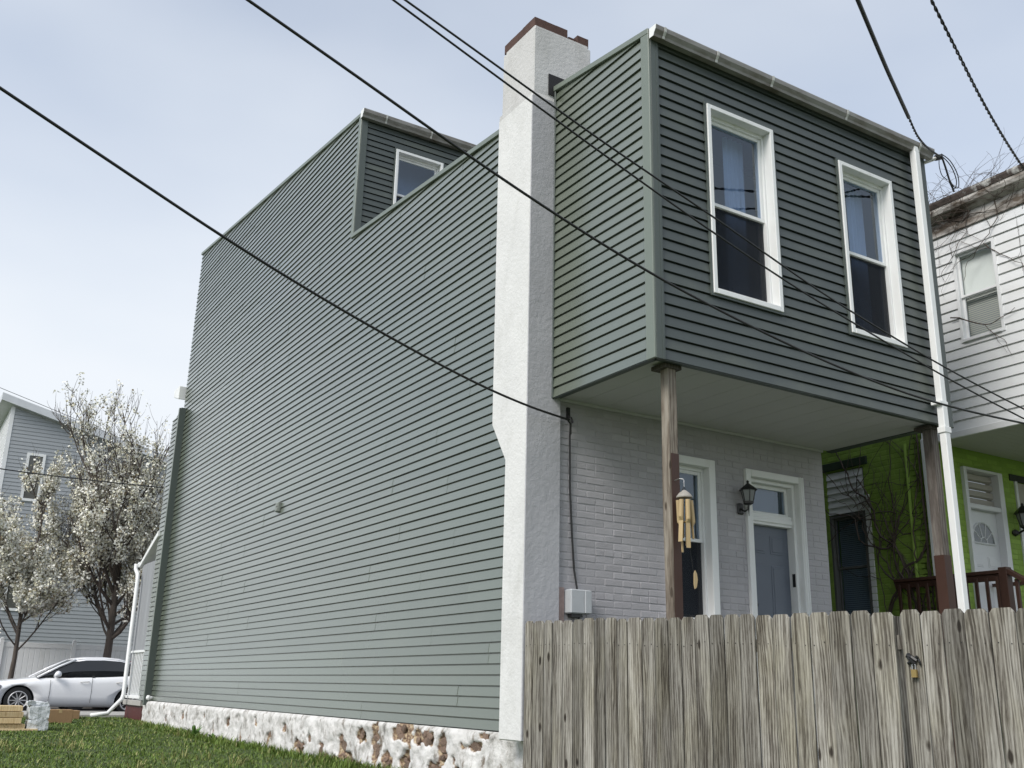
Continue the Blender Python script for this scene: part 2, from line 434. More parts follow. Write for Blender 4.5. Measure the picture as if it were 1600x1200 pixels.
# grass blades
def grass(name, n, region, hmin, hmax, seed, mats, wid=.0045):
    rg = np.random.default_rng(seed)
    px = []; 
    while len(px) < n:
        x = rg.uniform(region[0], region[1]); y = region[2] + (region[3]-region[2]) * rg.random()**1.5
        px.append((x, y))
    px = np.array(px)
    cl = np.array([mnoise.noise(Vector((a*1.7, b*1.7, 3.0))) + .5*mnoise.noise(Vector((a*5, b*5, 1.0))) for a, b in px])
    h = rg.uniform(hmin, hmax, n) * (1 + .7*cl)
    ang = rg.uniform(0, 2*np.pi, n); lean = rg.uniform(.1, .8, n) * h
    dx, dy = np.cos(ang), np.sin(ang)
    sx, sy = -np.sin(ang + rg.uniform(-1, 1, n)), np.cos(ang)
    w = wid * rg.uniform(.6, 1.5, n) * (1 + (px[:, 1]-4)*.05)
    z0 = np.array([gz(a, b) for a, b in px]) - .01
    V = np.zeros((n, 5, 3))
    for k, (f, ww) in enumerate([(0, 1), (0, -1), (.55, -.8), (.55, .8), (1, 0)]):
        V[:, k, 0] = px[:, 0] + dx*lean*f**1.7 + sx*w*ww
        V[:, k, 1] = px[:, 1] + dy*lean*f**1.7 + sy*w*ww
        V[:, k, 2] = z0 + h*f*(1 - .25*f)
    me = bpy.data.meshes.new(name)
    idx = np.arange(n)*5
    loops = np.stack([idx, idx+1, idx+2, idx+3, idx+3, idx+2, idx+4], 1).ravel()
    me.vertices.add(n*5); me.vertices.foreach_set('co', V.ravel())
    me.loops.add(len(loops)); me.loops.foreach_set('vertex_index', loops.astype(np.int32))
    me.polygons.add(n*2)
    st = np.stack([np.arange(n)*7, np.arange(n)*7+4], 1).ravel(); me.polygons.foreach_set('loop_start', st.astype(np.int32))
    for m in mats: me.materials.append(m)
    mi = np.repeat(rg.choice(len(mats), n, p=[.52, .38, .1][:len(mats)]), 2); me.polygons.foreach_set('material_index', mi.astype(np.int32))
    me.update(calc_edges=True); me.validate()
    o = bpy.data.objects.new(name, me); link(o)
    return o
def blade_mat(name, col):
    m, t, b = new_mat(name)
    n = noise(t, vec(t), 1.6, 4); c = mixc(t, n, [x*.7 for x in col], [x*1.35 for x in col])
    t.links.new(c, b.inputs['Base Color']); b.inputs['Roughness'].default_value = .6
    b.inputs['Specular IOR Level'].default_value = .3
    return m
GM = [blade_mat('grass_green', (.125, .185, .032)), blade_mat('grass_deep', (.080, .135, .024)), blade_mat('grass_straw', (.26, .26, .10))]
tag(grass('lawn_grass', 80000, (-7.5, -.05, 3.0, 18.4), .022, .066, 5, GM), 'short green lawn grass growing beside the house', 'grass', kind='stuff')
tag(grass('wall_grass', 5000, (-.50, -.16, 3.0, 16.3), .05, .16, 9, GM, .005), 'taller unmown grass along the foundation wall', 'grass', kind='stuff')

# ------------------------------------------------------------------ siding
def siding(parent, mat, org, ud, nd, u0, u1, z0, z1, e, clip=None, holes=(), double=True, plen=3.66, lip=.024, seed=1, name='siding_panel', jit=1, gd=-.009):
    """lap siding on a vertical plane: org + u*ud + z*Z, outward nd. clip: list of (point,normal) planes, outer side removed"""
    rg = random.Random(seed)
    org = Vector(org); ud = Vector(ud); nd = Vector(nd)
    ph = 2*e if double else e
    nrows = int(math.ceil((z1 - z0)/ph - 1e-6))
    for i in range(nrows):
        za, zb = z0 + i*ph, min(z0 + (i+1)*ph, z1)
        ends = [u0]
        x = u0 + plen*((i*0.37 + rg.uniform(0, .12)) % 1.0) if (u1-u0) > plen else u1
        while x < u1 - .25:
            if x > u0 + .25: ends.append(x)
            x += plen
        ends.append(u1)
        for k in range(len(ends)-1):
            ua, ub = ends[k], ends[k+1]
            off = (.0018*(k % 2) + rg.uniform(-.0012, .0012)) if jit else 0
            if k < len(ends)-2: ub += .022
            pieces = [(ua, ub, za, zb)]
            for (ha, hb, hc, hd) in holes:
                np_ = []
                for (a, b2, c, d2) in pieces:
                    if b2 <= ha or a >= hb or d2 <= hc or c >= hd: np_.append((a, b2, c, d2)); continue
                    if a < ha: np_.append((a, ha, c, d2))
                    if b2 > hb: np_.append((hb, b2, c, d2))
                    aa, bb = max(a, ha), min(b2, hb)
                    if c < hc: np_.append((aa, bb, c, hc))
                    if d2 > hd: np_.append((aa, bb, hd, d2))
                pieces = np_
            for (a, b2, c, d2) in pieces:
                mb = MB()
                q = za
                while q < zb - 1e-6:
                    lo, hi = max(q, c), min(q+e*.85, d2)
                    if hi - lo > 1e-4:
                        f = lambda z: lip + (.45*lip - lip)*((z-q)/(e*.85))
                        P = lambda u, o_, z: org + ud*u + nd*(o_+off) + Vector((0, 0, z))
                        vs = [P(a, f(lo), lo), P(b2, f(lo), lo), P(b2, f(hi), hi), P(a, f(hi), hi)]
                        fs = [(0, 1, 2, 3)]
                        if lo <= q + 1e-6:
                            vs += [P(a, gd, lo+.002), P(b2, gd, lo+.002)]; fs.append((4, 5, 1, 0))
                        vs += [P(a, gd, lo), P(a, gd, hi), P(b2, gd, lo), P(b2, gd, hi)]
                        n0 = len(vs) - 4
                        fs += [(n0, 0, 3, n0+1), (1, n0+2, n0+3, 2)]
                        if hi >= q + e*.85 - 1e-6:
                            top_ = min(q+e+.002, d2)
                            vs += [P(a, gd, top_), P(b2, gd, top_)]; n1 = len(vs)
                            fs += [(3, 2, n0+3, n0+1), (n0+1, n0+3, n1-1, n1-2)]
                        mb.add(vs, fs)
                    q += e
                if not mb.v: continue
                me = bpy.data.meshes.new(name)
                me.from_pydata(mb.v, [], mb.f)
                bm = bmesh.new(); bm.from_mesh(me)
                bmesh.ops.remove_doubles(bm, verts=list(bm.verts), dist=.0025)
                if clip:
                    for (co, no) in clip:
                        bmesh.ops.bisect_plane(bm, geom=list(bm.verts)+list(bm.edges)+list(bm.faces), plane_co=co, plane_no=no, clear_outer=True)
                ok = len(bm.faces) > 0
                bm.to_mesh(me); bm.free()
                if not ok: continue
                me.materials.append(mat)
                o = bpy.data.objects.new(name, me); link(o, parent)

E = 0.1016
# ================================================================== GREEN ROW HOUSE
H = thing('row_house', (2.0, 9.0, -.5), 'dark green vinyl sided row house with white stucco chimney and overhanging rear upper floor', 'house')
X1 = 3.90
YW = 1.56               # rear brick wall of the ground floor
YE = 16.62              # far end of the side wall
# roof lines (y, z)
zr_main = lambda y: 6.50 + (y - 2.717)*.0911
zr_top = lambda y: 8.97 + (y - 6.95)*.1285

prof = [(1.72, -.02), (YE, -.02), (YE, zr_top(YE)), (7.70, zr_top(7.70)), (7.70, zr_main(7.70)-.05), (7.02, zr_main(7.02)), (1.72, zr_main(1.72))]
side = MB().prism(prof, 'x', .030, X1).build('wall', M_TRIM, H)
siding(side, M_SIDING_LIT, (.014, 0, 0), (0, 1, 0), (-1, 0, 0), 1.80, YE, .004, .004 + 65*E, E, clip=[(Vector((0, 2.717, 6.50)), Vector((0, -.0911, 1)))], seed=3)
siding(side, M_SIDING_LIT, (.014, 0, 0), (0, 1, 0), (-1, 0, 0), 1.80, 6.955, .004 + 65*E, 6.95, E, clip=[(Vector((0, 2.717, 6.50)), Vector((0, -.0911, 1)))], seed=13)
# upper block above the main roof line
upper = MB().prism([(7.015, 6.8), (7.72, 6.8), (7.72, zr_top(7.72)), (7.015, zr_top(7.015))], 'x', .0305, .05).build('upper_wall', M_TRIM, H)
siding(upper, M_SIDING_LIT, (.014, 0, 0), (0, 1, 0), (-1, 0, 0), 6.96, YE, .004 + 65*E, zr_top(YE), E,
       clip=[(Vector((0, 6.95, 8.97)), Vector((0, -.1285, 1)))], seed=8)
# courses between, on the far half only (fills from z 6.60 to 65 courses)
# rear wall of the top floor
y3 = 6.98
w3 = (0.605, 1.447, 7.10, 8.556)
tw = MB()
wall_with_holes(tw, .0, X1, 6.85, 8.93, [w3], lambda a, b, c, d: tw.box(a, b, y3+.009, y3+.03, c, d))
top_wall = tw.build('rear_upper_wall', M_TRIM, H)
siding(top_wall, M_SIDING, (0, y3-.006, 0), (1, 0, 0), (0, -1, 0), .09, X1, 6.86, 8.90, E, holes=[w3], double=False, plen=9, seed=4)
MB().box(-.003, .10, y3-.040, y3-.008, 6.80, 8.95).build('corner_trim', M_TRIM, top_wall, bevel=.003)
MB().box(-.022, -.004, y3-.040, y3+.05, 6.86, 8.93).build('side_corner_trim', M_TRIM_LIT, top_wall, bevel=.003)

# rake trims along the sloping tops
def rake(y0, y1, zf, name='rake_trim'):
    pts = [(y0, zf(y0)-.035), (y1, zf(y1)-.035), (y1, zf(y1)+.03), (y0, zf(y0)+.03)]
    MB().prism(pts, 'x', -.028, .03).build(name, M_TRIM_LIT, H, bevel=.004)
rake(1.9, 7.0, zr_main); rake(6.93, YE+.03, zr_top)
# roofs
def slab(name, x0, x1, y0, y1, zf, th=.05, mat=M_ROOF):
    pts = [(y0, zf(y0)), (y1, zf(y1)), (y1, zf(y1)+th), (y0, zf(y0)+th)]
    return MB().prism(pts, 'x', x0, x1).build(name, mat, H)
slab('main_roof', .031, X1, 1.6, 6.96, lambda y: zr_main(y)+.002, .03)
slab('top_roof', .031, X1, 6.90, YE, lambda y: zr_top(y)+.002, .03)

# gutters
def gutter(x0, x1, yb, zt, parent, hang, scale=1.0):
    s = scale
    pr = [(yb, zt-.13*s), (yb-.075*s, zt-.13*s), (yb-.085*s, zt-.10*s), (yb-.118*s, zt-.055*s), (yb-.125*s, zt-.012*s), (yb-.125*s, zt),
          (yb-.108*s, zt), (yb-.108*s, zt-.012*s), (yb-.102*s, zt-.05*s), (yb-.070*s, zt-.10*s), (yb-.06*s, zt-.118*s), (yb-.01, zt-.118*s), (yb-.01, zt), (yb, zt)]
    gobj = MB().prism(pr, 'x', x0, x1).build('gutter', M_GUTTER, parent)
    cap = [pr[i] for i in (0, 1, 2, 3, 4, 5, 13)]
    for xa in (x0-.004, x1):
        MB().prism(cap, 'x', xa, xa+.004).build('end_cap', M_WHITE, gobj)
    for hx in hang:
        hp = [(p[0]-.004, p[1]) for p in (pr[1], pr[2], pr[3], pr[4], pr[5])]
        hp2 = [(p[0]-.008, p[1]) for p in (pr[1], pr[2], pr[3], pr[4], pr[5])]
        MB().prism(hp + hp2[::-1], 'x', hx, hx+.028).build('gutter_strap', M_STEEL_PAINT, gobj)
    return gobj
M_STEEL_PAINT = pm('strap_paint', (0.56, .56, .54), rough=.45, var=.08, dirt=(.3,.28,.25), dscale=6)
gutter(-.03, X1, y3-.03, 9.02, H, [.35, 1.15, 2.2, 3.3])
boxo('soffit_board', .0, X1, y3-.028, y3-.0, 8.90, 8.935, M_SOFFIT, H)

# ---------------- windows (sash window with deep white casing)
def sash_window(x0, x1, z0, z1, yf, parent, depth=.13, casing=.045, lower_screen=True, name='window', curtain=True, jch=True, meet=.50):
    """casing outer rectangle on a wall facing -y at y=yf"""
    c = casing
    w = MB()
    w.box(x0, x0+c, yf-.035, yf+depth+.05, z0, z1).box(x1-c, x1, yf-.035, yf+depth+.05, z0, z1)
    w.box(x0+c, x1-c, yf-.035, yf+depth+.05, z1-c, z1).box(x0+c, x1-c, yf-.038, yf+depth+.05, z0, z0+c*1.15)
    win = w.build(name, M_WHITE, parent, bevel=.004)
    if jch:
        j = MB(); k = .022
        j.box(x0-k, x0-.001, yf-.022, yf+.0, z0-k, z1+k).box(x1+.001, x1+k, yf-.022, yf, z0-k, z1+k)
        j.box(x0-.001, x1+.001, yf-.022, yf, z1+.001, z1+k).box(x0-.001, x1+.001, yf-.022, yf, z0-k, z0-.001)
        j.build('surround_channel', M_TRIM, win)
    ax, bx_, az, bz = x0+c, x1-c, z0+c*1.15, z1-c
    # inner stop steps
    st = MB(); s1 = .022
    st.box(ax, ax+s1, yf+depth*.45, yf+depth+.04, az, bz).box(bx_-s1, bx_, yf+depth*.45, yf+depth+.04, az, bz)
    st.box(ax+s1, bx_-s1, yf+depth*.45, yf+depth+.04, bz-s1*1.6, bz).box(ax+s1, bx_-s1, yf+depth*.45, yf+depth+.04, az, az+s1)
    st.build('jamb_stop', M_WHITE, win, bevel=.003)
    ax += s1; bx_ -= s1; az += s1; bz -= s1*1.6
    zm = az + (bz-az)*meet
    r = .035
    for nm, za, zb, yy in (('upper_sash', zm-.018, bz, yf+depth*.62), ('lower_sash', az, zm+.018, yf+depth*.95)):
        s = MB()
        s.box(ax, ax+r, yy, yy+.03, za, zb).box(bx_-r, bx_, yy, yy+.03, za, zb)
        s.box(ax+r, bx_-r, yy, yy+.03, zb-r, zb).box(ax+r, bx_-r, yy, yy+.03, za, za+r)
        so_ = s.build(nm, M_WHITE if nm == 'upper_sash' or not lower_screen else M_SASHGREY, win, bevel=.003)
        MB().box(ax+r*.6, bx_-r*.6, yy+.012, yy+.018, za+r*.6, zb-r*.6).build('pane', M_GLASS, so_)
    if lower_screen:
        MB().box(ax+.004, bx_-.004, yf+depth*.80, yf+depth*.80+.004, az, zm-.02).build('screen', M_SCREENT, win)
    if curtain:
        for a, b2 in ((ax+.02, ax+(bx_-ax)*.30), (bx_-(bx_-ax)*.42, bx_-.02)):
            n = 14; vs = []; fs = []
            for i in range(n+1):
                xx = a + (b2-a)*i/n; yy = yf+depth+.16+.018*math.sin(i*1.9)
                vs += [(xx, yy, az-.05), (xx, yy, bz+.05)]
            for i in range(n): fs.append((2*i, 2*i+2, 2*i+3, 2*i+1))
            MB().add(vs, fs).build('curtain', M_CURTAIN, win, smooth=True, fix=False)
    return win
M_SASHGREY = pm('screen_frame', (0.42, 0.42, 0.41), rough=.5, var=.05)
def screen_mat():
    m, t, b = new_mat('insect_mesh'); t.nodes.remove(b)
    tr = N(t, 'ShaderNodeBsdfTransparent'); df = N(t, 'ShaderNodeBsdfDiffuse'); df.inputs[0].default_value = (.03, .033, .04, 1)
    mx_ = N(t, 'ShaderNodeMixShader'); mx_.inputs[0].default_value = .55
    t.links.new(tr.outputs[0], mx_.inputs[1]); t.links.new(df.outputs[0], mx_.inputs[2]); t.links.new(mx_.outputs[0], t.nodes['Material Output'].inputs[0])
    return m
M_SCREENT = screen_mat()

sash_window(w3[0], w3[1], w3[2], w3[3], y3-.018, top_wall, depth=.12, curtain=False)
boxo('room', w3[0]-.3, w3[1]+.5, y3+.5, y3+.52, 6.9, 8.9, M_INSIDE, H)

# ---------------- overhanging upper floor
BZ0, BZ1 = 3.05, 6.16
zr_b = lambda y: 6.215 + y*.150
wins = [(0.674, 1.535, 3.772, 5.690), (2.472, 3.295, 3.775, 5.662)]
BX1 = 3.915
bf = MB()
wall_with_holes(bf, .02, BX1-.005, BZ0+.01, BZ1+.03, wins, lambda a, b, c, d: bf.box(a, b, .030, .10, c, d))
bump_front = bf.build('overhang_front_wall', M_TRIM, H)
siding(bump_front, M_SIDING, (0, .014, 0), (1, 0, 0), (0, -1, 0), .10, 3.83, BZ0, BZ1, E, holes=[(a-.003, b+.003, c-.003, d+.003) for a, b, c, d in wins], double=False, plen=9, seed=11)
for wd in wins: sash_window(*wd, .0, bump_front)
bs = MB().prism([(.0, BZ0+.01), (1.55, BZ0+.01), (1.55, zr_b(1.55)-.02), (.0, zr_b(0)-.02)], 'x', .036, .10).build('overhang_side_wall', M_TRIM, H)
siding(bs, M_SIDING_LIT, (.020, 0, 0), (0, 1, 0), (-1, 0, 0), .085, 1.54, BZ0, zr_b(1.56), E, clip=[(Vector((0, 0, zr_b(0)-.02)), Vector((0, -.150, 1)))], double=False, plen=9, seed=12)
MB().prism([(.0, BZ0+.01), (1.55, BZ0+.01), (1.55, zr_b(1.55)-.02), (.0, zr_b(0)-.02)], 'x', BX1-.10, BX1-.006).build('overhang_far_wall', M_TRIM, H)
MB().box(.11, BX1-.11, 1.45, 1.53, BZ0+.06, 6.2).build('room_back', M_INSIDE, H)
# corner trims
MB().box(-.016, .008, -.022, .090, BZ0-.012, zr_b(0)+.01).build('corner_trim', M_TRIM_LIT, H, bevel=.004)
ct = MB().box(.0085, .105, -.022, -.0005, BZ0-.012, BZ1-.02).build('corner_trim', M_TRIM, H, bevel=.004)
MB().box(.070, .0885, -.0245, -.0205, BZ0-.01, BZ1-.02).build('trim_bead', M_TRIM, ct)
MB().box(3.83, BX1+.012, -.020, -.0005, BZ0-.012, BZ1-.02).box(BX1-.005, BX1+.014, -.019, .10, BZ0-.012, zr_b(0)-.02).build('corner_trim', M_TRIM, H, bevel=.004)
MB().box(-.012, .0075, 1.505, 1.529, BZ0-.005, zr_b(1.5)).build('edge_channel', M_TRIM, H, bevel=.003)
pts = [(-.02, zr_b(-.02)-.03), (1.53, zr_b(1.53)-.03), (1.53, zr_b(1.53)+.03), (-.02, zr_b(-.02)+.03)]
MB().prism(pts, 'x', -.02, .03).build('rake_trim', M_TRIM_LIT, H, bevel=.004)
pts = [(-.02, zr_b(-.02)), (2.6, zr_b(2.6)), (2.6, zr_b(2.6)+.03), (-.02, zr_b(-.02)+.03)]
MB().prism(pts, 'x', .031, BX1).build('overhang_roof', M_ROOF, H)
boxo('fascia', .02, BX1, -.028, -.001, BZ1-.01, 6.205, M_SOFFIT, H)
gutter(-.005, BX1+.06, -.03, 6.225, H, [.09, .74, 1.47, 2.55, 3.72], .78)
# soffit boards under the overhang
sf = boxo('soffit', .02, BX1-.01, .02, YW, BZ0+.03, BZ0+.05, M_SOFFIT, H)
boxo('soffit_lip', .004, .03, .02, 1.53, BZ0-.008, BZ0+.03, M_SIDING, H)
boxo('soffit_lip', .03, BX1-.02, .0, .03, BZ0-.008, BZ0+.03, M_SIDING, H)
for i in range(13):
    x = .05 + i*.296
    MB().box(x+.002, x+.294, .04, YW-.03, BZ0+.022, BZ0+.0295).build('soffit_board', M_SOFFIT, sf)
boxo('soffit_moulding', .1, 3.74, YW-.028, YW-.006, BZ0-.005, BZ0+.021, M_SOFFIT, H)

# ---------------- brick wall of the ground floor
bw_win = (1.385, 2.055, .98, 2.715)
bw_door = (2.496, 3.366, .30, 2.695)
mw = MB()
BXR = 3.735
wall_with_holes(mw, .06, BXR, -.5, BZ0+.06, [bw_win, bw_door], lambda a, b, c, d: mw.box(a, b, YW, YW+.22, c, d))
brick_wall = mw.build('brick_wall', M_BRICKPAINT, H)
MB().box(BXR-.2, BXR-.003, YW+.22, 9, -.5, 3.3).build('side_brick_wall', M_BRICKPAINT, H)

def brick_meshes(L, Hh, D, mat, n, seed, jitter=.003):
    rg = random.Random(seed); res = []
    for _ in range(n):
        bm = bmesh.new()
        bmesh.ops.create_cube(bm, size=1)
        bmesh.ops.scale(bm, vec=(L, D, Hh), verts=bm.verts)
        bmesh.ops.bevel(bm, geom=list(bm.edges), offset=.004, segments=1, affect='EDGES')
        for v in bm.verts:
            v.co += Vector((rg.uniform(-1, 1)*jitter, rg.uniform(-1, 1)*jitter*.5, rg.uniform(-1, 1)*jitter*.7))
        me = bpy.data.meshes.new('brick'); bm.to_mesh(me); bm.free(); me.materials.append(mat); res.append(me)
    return res

def lay_bricks(parent, u0, u1, z0, z1, holes, place, mat, seed, maxn=300, proud=.0038, near=None):
    """place(u,z)->(location, rotz). bricks as single parts, the overflow joined"""
    rg = random.Random(seed)
    L, Hh = .203, .0575; pu, pz = .2125, .0677
    full = brick_meshes(L, Hh, .03, mat, 8, seed); half = brick_meshes(.0965, Hh, .03, mat, 4, seed+1)
    items = []
    r = 0; z = z0
    while z + Hh <= z1 + 1e-6:
        head = (r % 6 == 5)
        u = u0 - (0 if r % 2 == 0 else pu/2)
        while u < u1 - .05:
            stp = pu/2 if head else pu
            a, b = u + .004, u + stp - .004
            w = stp
            if a < u0: a, w = u0 + .002, stp - (u0-u)
            if b > u1: b = u1
            blocked = False
            for (ha, hb, hc, hd) in holes:
                if z + Hh > hc + .002 and z < hd - .002 and b > ha + .002 and a < hb - .002:
                    if a < ha - .03: b = ha - .004
                    elif b > hb + .03: a = hb + .004
                    else: blocked = True
            if not blocked and b - a > .03: items.append(((a+b)/2, z + Hh/2, b-a))
            u += stp
        z += pz; r += 1
    if near is not None: items.sort(key=lambda it: near(it[0], it[1]))
    rest = MB()
    for i, (u, zz, ln) in enumerate(items):
        src = rg.choice(full if ln > .14 else half)
        base = L if ln > .14 else .0965
        loc, rz = place(u, zz)
        d = rg.uniform(-.0018, .0022)
        n = Vector((math.sin(rz), -math.cos(rz), 0))
        mw_ = Matrix.Translation(Vector(loc) + n*(proud - .015 + d)) @ Matrix.Rotation(rz, 4, 'Z') @ Matrix.Rotation(rg.uniform(-.012, .012), 4, 'Y') @ Matrix.Diagonal((ln/base, 1, 1, 1))
        if i < maxn:
            o = bpy.data.objects.new('brick', src); link(o, parent); o.matrix_basis = mw_
        else:
            rest.add([mw_ @ v.co for v in src.vertices], [tuple(p.vertices) for p in src.polygons])
    if rest.v:
        o = rest.build('bricks', mat, parent, fix=False); o['kind'] = 'stuff'

lay_bricks(brick_wall, .105, BXR, .86, BZ0+.02, [bw_win, bw_door, (.10, .42, 1.0, 1.02)], lambda u, z: ((u, YW, z), 0), M_BRICKPAINT, 21,
           near=lambda u, z: (Vector((u, YW, z))-CAM).length)
# corner side face of the brick wall seen end-on is covered by its own depth

# ground floor window, door
sash_window(bw_win[0], bw_win[1], bw_win[2], bw_win[3], YW-.01, brick_wall, depth=.13, casing=.085, lower_screen=True, jch=False, curtain=False, meet=.52)
MB().box(bw_win[0]-.03, bw_win[1]+.03, YW-.075, YW-.05, bw_win[2]-.03, bw_win[2]+.02).build('window_sill', M_WHITE, H, bevel=.004)
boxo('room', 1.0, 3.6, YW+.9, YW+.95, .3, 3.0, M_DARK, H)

dx0, dx1, dz0, dz1 = bw_door
d = MB()
c1 = .075
d.box(dx0, dx0+c1, YW-.045, YW+.20, dz0, dz1).box(dx1-c1, dx1, YW-.045, YW+.20, dz0, dz1).box(dx0+c1, dx1-c1, YW-.045, YW+.20, dz1-c1, dz1)
door = d.build('door_frame', M_WHITE, H, bevel=.005)
mld = MB()
mld.box(dx1-c1-.04, dx1-c1-.001, YW+.03, YW+.20, dz0, dz1-c1).box(dx0+c1+.001, dx0+c1+.04, YW+.03, YW+.20, dz0, dz1-c1).box(dx0+c1+.04, dx1-c1-.04, YW+.03, YW+.2, dz1-c1-.04, dz1-c1-.001)
mld.box(dx1-.028, dx1-.008, YW-.055, YW-.046, dz0, dz1).box(dx1-.062, dx1-.042, YW-.055, YW-.046, dz0, dz1)
mld.build('frame_moulding', M_WHITE, door, bevel=.004)
zt0 = 2.135
MB().box(dx0+c1+.04, dx1-c1-.04, YW+.06, YW+.19, zt0, zt0+.12).box(dx0+c1+.04, dx1-c1-.04, YW+.045, YW+.06, zt0+.03, zt0+.075).build('transom_bar', M_WHITE, door, bevel=.004)
MB().box(dx0+c1+.04, dx0+c1+.08, YW+.10, YW+.15, zt0+.12, dz1-c1-.04).box(dx1-c1-.08, dx1-c1-.04, YW+.10, YW+.15, zt0+.12, dz1-c1-.04)\
    .box(dx0+c1+.08, dx1-c1-.08, YW+.10, YW+.15, dz1-c1-.08, dz1-c1-.04).box(dx0+c1+.08, dx1-c1-.08, YW+.10, YW+.15, zt0+.12, zt0+.15).build('transom_sash', M_WHITE, door, bevel=.004)
MB().box(dx0+c1+.08, dx1-c1-.08, YW+.12, YW+.126, zt0+.15, dz1-c1-.08).build('transom_pane', M_GLASS, door)
leaf = MB().box(dx0+c1+.04, dx1-c1-.04, YW+.13, YW+.17, dz0, zt0).build('door_leaf', M_DOOR, door, bevel=.003)
lx0, lx1 = dx0+c1+.04, dx1-c1-.04
for (pa, pb) in ((lx0+.07, (lx0+lx1)/2-.04), ((lx0+lx1)/2+.04, lx1-.07)):
    for (qa, qb) in ((zt0-.30, zt0-.10), (zt0-.98, zt0-.42), (zt0-1.7, zt0-1.1)):
        MB().box(pa, pb, YW+.124, YW+.131, qa, qb).box(pa+.025, pb-.025, YW+.118, YW+.124, qa+.025, qb-.025).build('door_panel', M_DOOR, leaf, bevel=.006)
MB().tube([(lx0+.055, YW+.13, 1.28), (lx0+.055, YW+.09, 1.28)], .012, 8).lathe([(.0, -.028), (.02, -.02), (.028, 0), (.02, .02), (.0, .028)], (lx0+.055, YW+.075, 1.28), 10).build('door_knob', M_BLACKMETAL, leaf)
MB().box(dx1-c1-.0445, dx1-c1-.0405, YW+.05, YW+.09, 1.50, 1.64).build('strike_plate', M_BLACKMETAL, door)

# ---------------- porch posts
def post(x0, x1, y0, y1, z0, z1, mat, zpaint, both):
    n = 14
    mb = MB(); vs = []; fs = []
    for i in range(n+1):
        z = z0 + (z1-z0)*i/n; q = .004*math.sin(i*1.1)
        vs += [(x0+q, y0, z), (x1+q, y0, z), (x1+q, y1, z), (x0+q, y1, z)]
    for i in range(n):
        for k in range(4): fs.append((4*i+k, 4*i+(k+1) % 4, 4*i+4+(k+1) % 4, 4*i+4+k))
    fs += [(3, 2, 1, 0), tuple(4*n+k for k in range(4))]
    p = mb.add(vs, fs).build('porch_post', mat, H)
    MB().box(x0+.014 if not both else x0-.006, x1+.006, y0-.006, y0-.0015 if not both else y1+.006, z0, zpaint).build('painted_face', M_BROWNPAINT, p)
    MB().box(x0-.05, x1+.05, y0-.02, y1+.06, z1, z1+.035).build('post_cap', M_POSTDARK, p)
    return p
post(.222, .312, .10, .195, -1.0, 3.02, M_POST, 2.28, False)
post(3.715, 3.812, .10, .205, -1.0, 3.02, M_POSTDARK, 1.74, True)

# rear downspout
ds = MB()
ds.box(3.625, 3.705, -.125, -.050, -.9, 6.10)
dsp = ds.build('downspout', M_WHITE, H, bevel=.008)
MB().prism([(3.632, 6.10), (3.698, 6.10), (3.69, 6.16), (3.64, 6.16)], 'y', -.12, -.055).build('outlet', M_WHITE, dsp)
for z in (3.22,): MB().box(3.585, 3.712, -.130, -.020, z, z+.035).build('downspout_strap', M_WHITE, dsp, bevel=.003)
MB().box(3.612, 3.716, -.132, -.044, 2.93, 2.99).build('downspout_joint', M_WHITE, dsp, bevel=.003)

# ---------------- chimney
ch = MB()
CX0, CX1, CY0 = -.285, .095, 1.53
low = [(CY0, -.05), (1.90, -.05), (1.90, 2.47), (2.165, 2.87), (2.20, 6.30), (CY0, 6.30)]
chimney = MB().prism(low, 'x', CX0, CX1).build('chimney', M_STUCCO, H, bevel=.010)
M_STUCCO_face = M_STUCCOGREY
# painted grey face towards the yard: a thin stucco coat of its own
gp = MB()
nx, nz_ = 8, 90
vs = []; fs = []
for j in range(nz_+1):
    for i in range(nx+1):
        x = CX0+.003 + (CX1-CX0-.006)*i/nx; z = -.04 + 6.32*j/nz_
        d_ = .0 if i in (0, nx) else .0012*mnoise.noise(Vector((x*9, z*9, 2)))
        vs.append((x, CY0-.012 - d_, z))
for j in range(nz_):
    for i in range(nx): fs.append((j*(nx+1)+i, j*(nx+1)+i+1, (j+1)*(nx+1)+i+1, (j+1)*(nx+1)+i))
n0 = len(vs)
rim = [i for i in range(nx+1)] + [(j+1)*(nx+1)-1 for j in range(1, nz_+1)] + [nz_*(nx+1)+i for i in range(nx-1, -1, -1)] + [j*(nx+1) for j in range(nz_-1, 0, -1)]
for q in rim: vs.append((vs[q][0], CY0+.004, vs[q][2]))
for a in range(len(rim)):
    b_ = (a+1) % len(rim); fs.append((rim[a], n0+a, n0+b_, rim[b_]))
gp.add(vs, fs).build('grey_stucco_face', M_STUCCOGREY, chimney, smooth=False)
# upper shaft above the offset
M_STUCCOTOP = painted_masonry('weathered_stucco', (0.56, 0.555, 0.55), .6, 24, (.40, .395, .38))
up = MB()
up.prism([(CX0+.025, 1.545), (.48, 1.545), (.48, 2.18), (CX0+.025, 2.18)], 'z', 6.30, 7.13)
up.prism([(CX0+.045, 1.565), (.46, 1.565), (.46, 2.16), (CX0+.045, 2.16)], 'z', 7.13, 7.18)
shaft = up.build('chimney_shaft', M_STUCCOTOP, H, bevel=.012)
MB().prism([(CY0-.002, 6.28), (2.20, 6.28), (2.19, 6.36), (CY0+.02, 6.36)], 'x', CX0+.001, .1).build('offset_ledge', M_STUCCOTOP, H, bevel=.012)
MB().box(-.075, .19, 1.534, 1.56, 6.365, 6.615).build('dark_flashing', M_DARK, H)
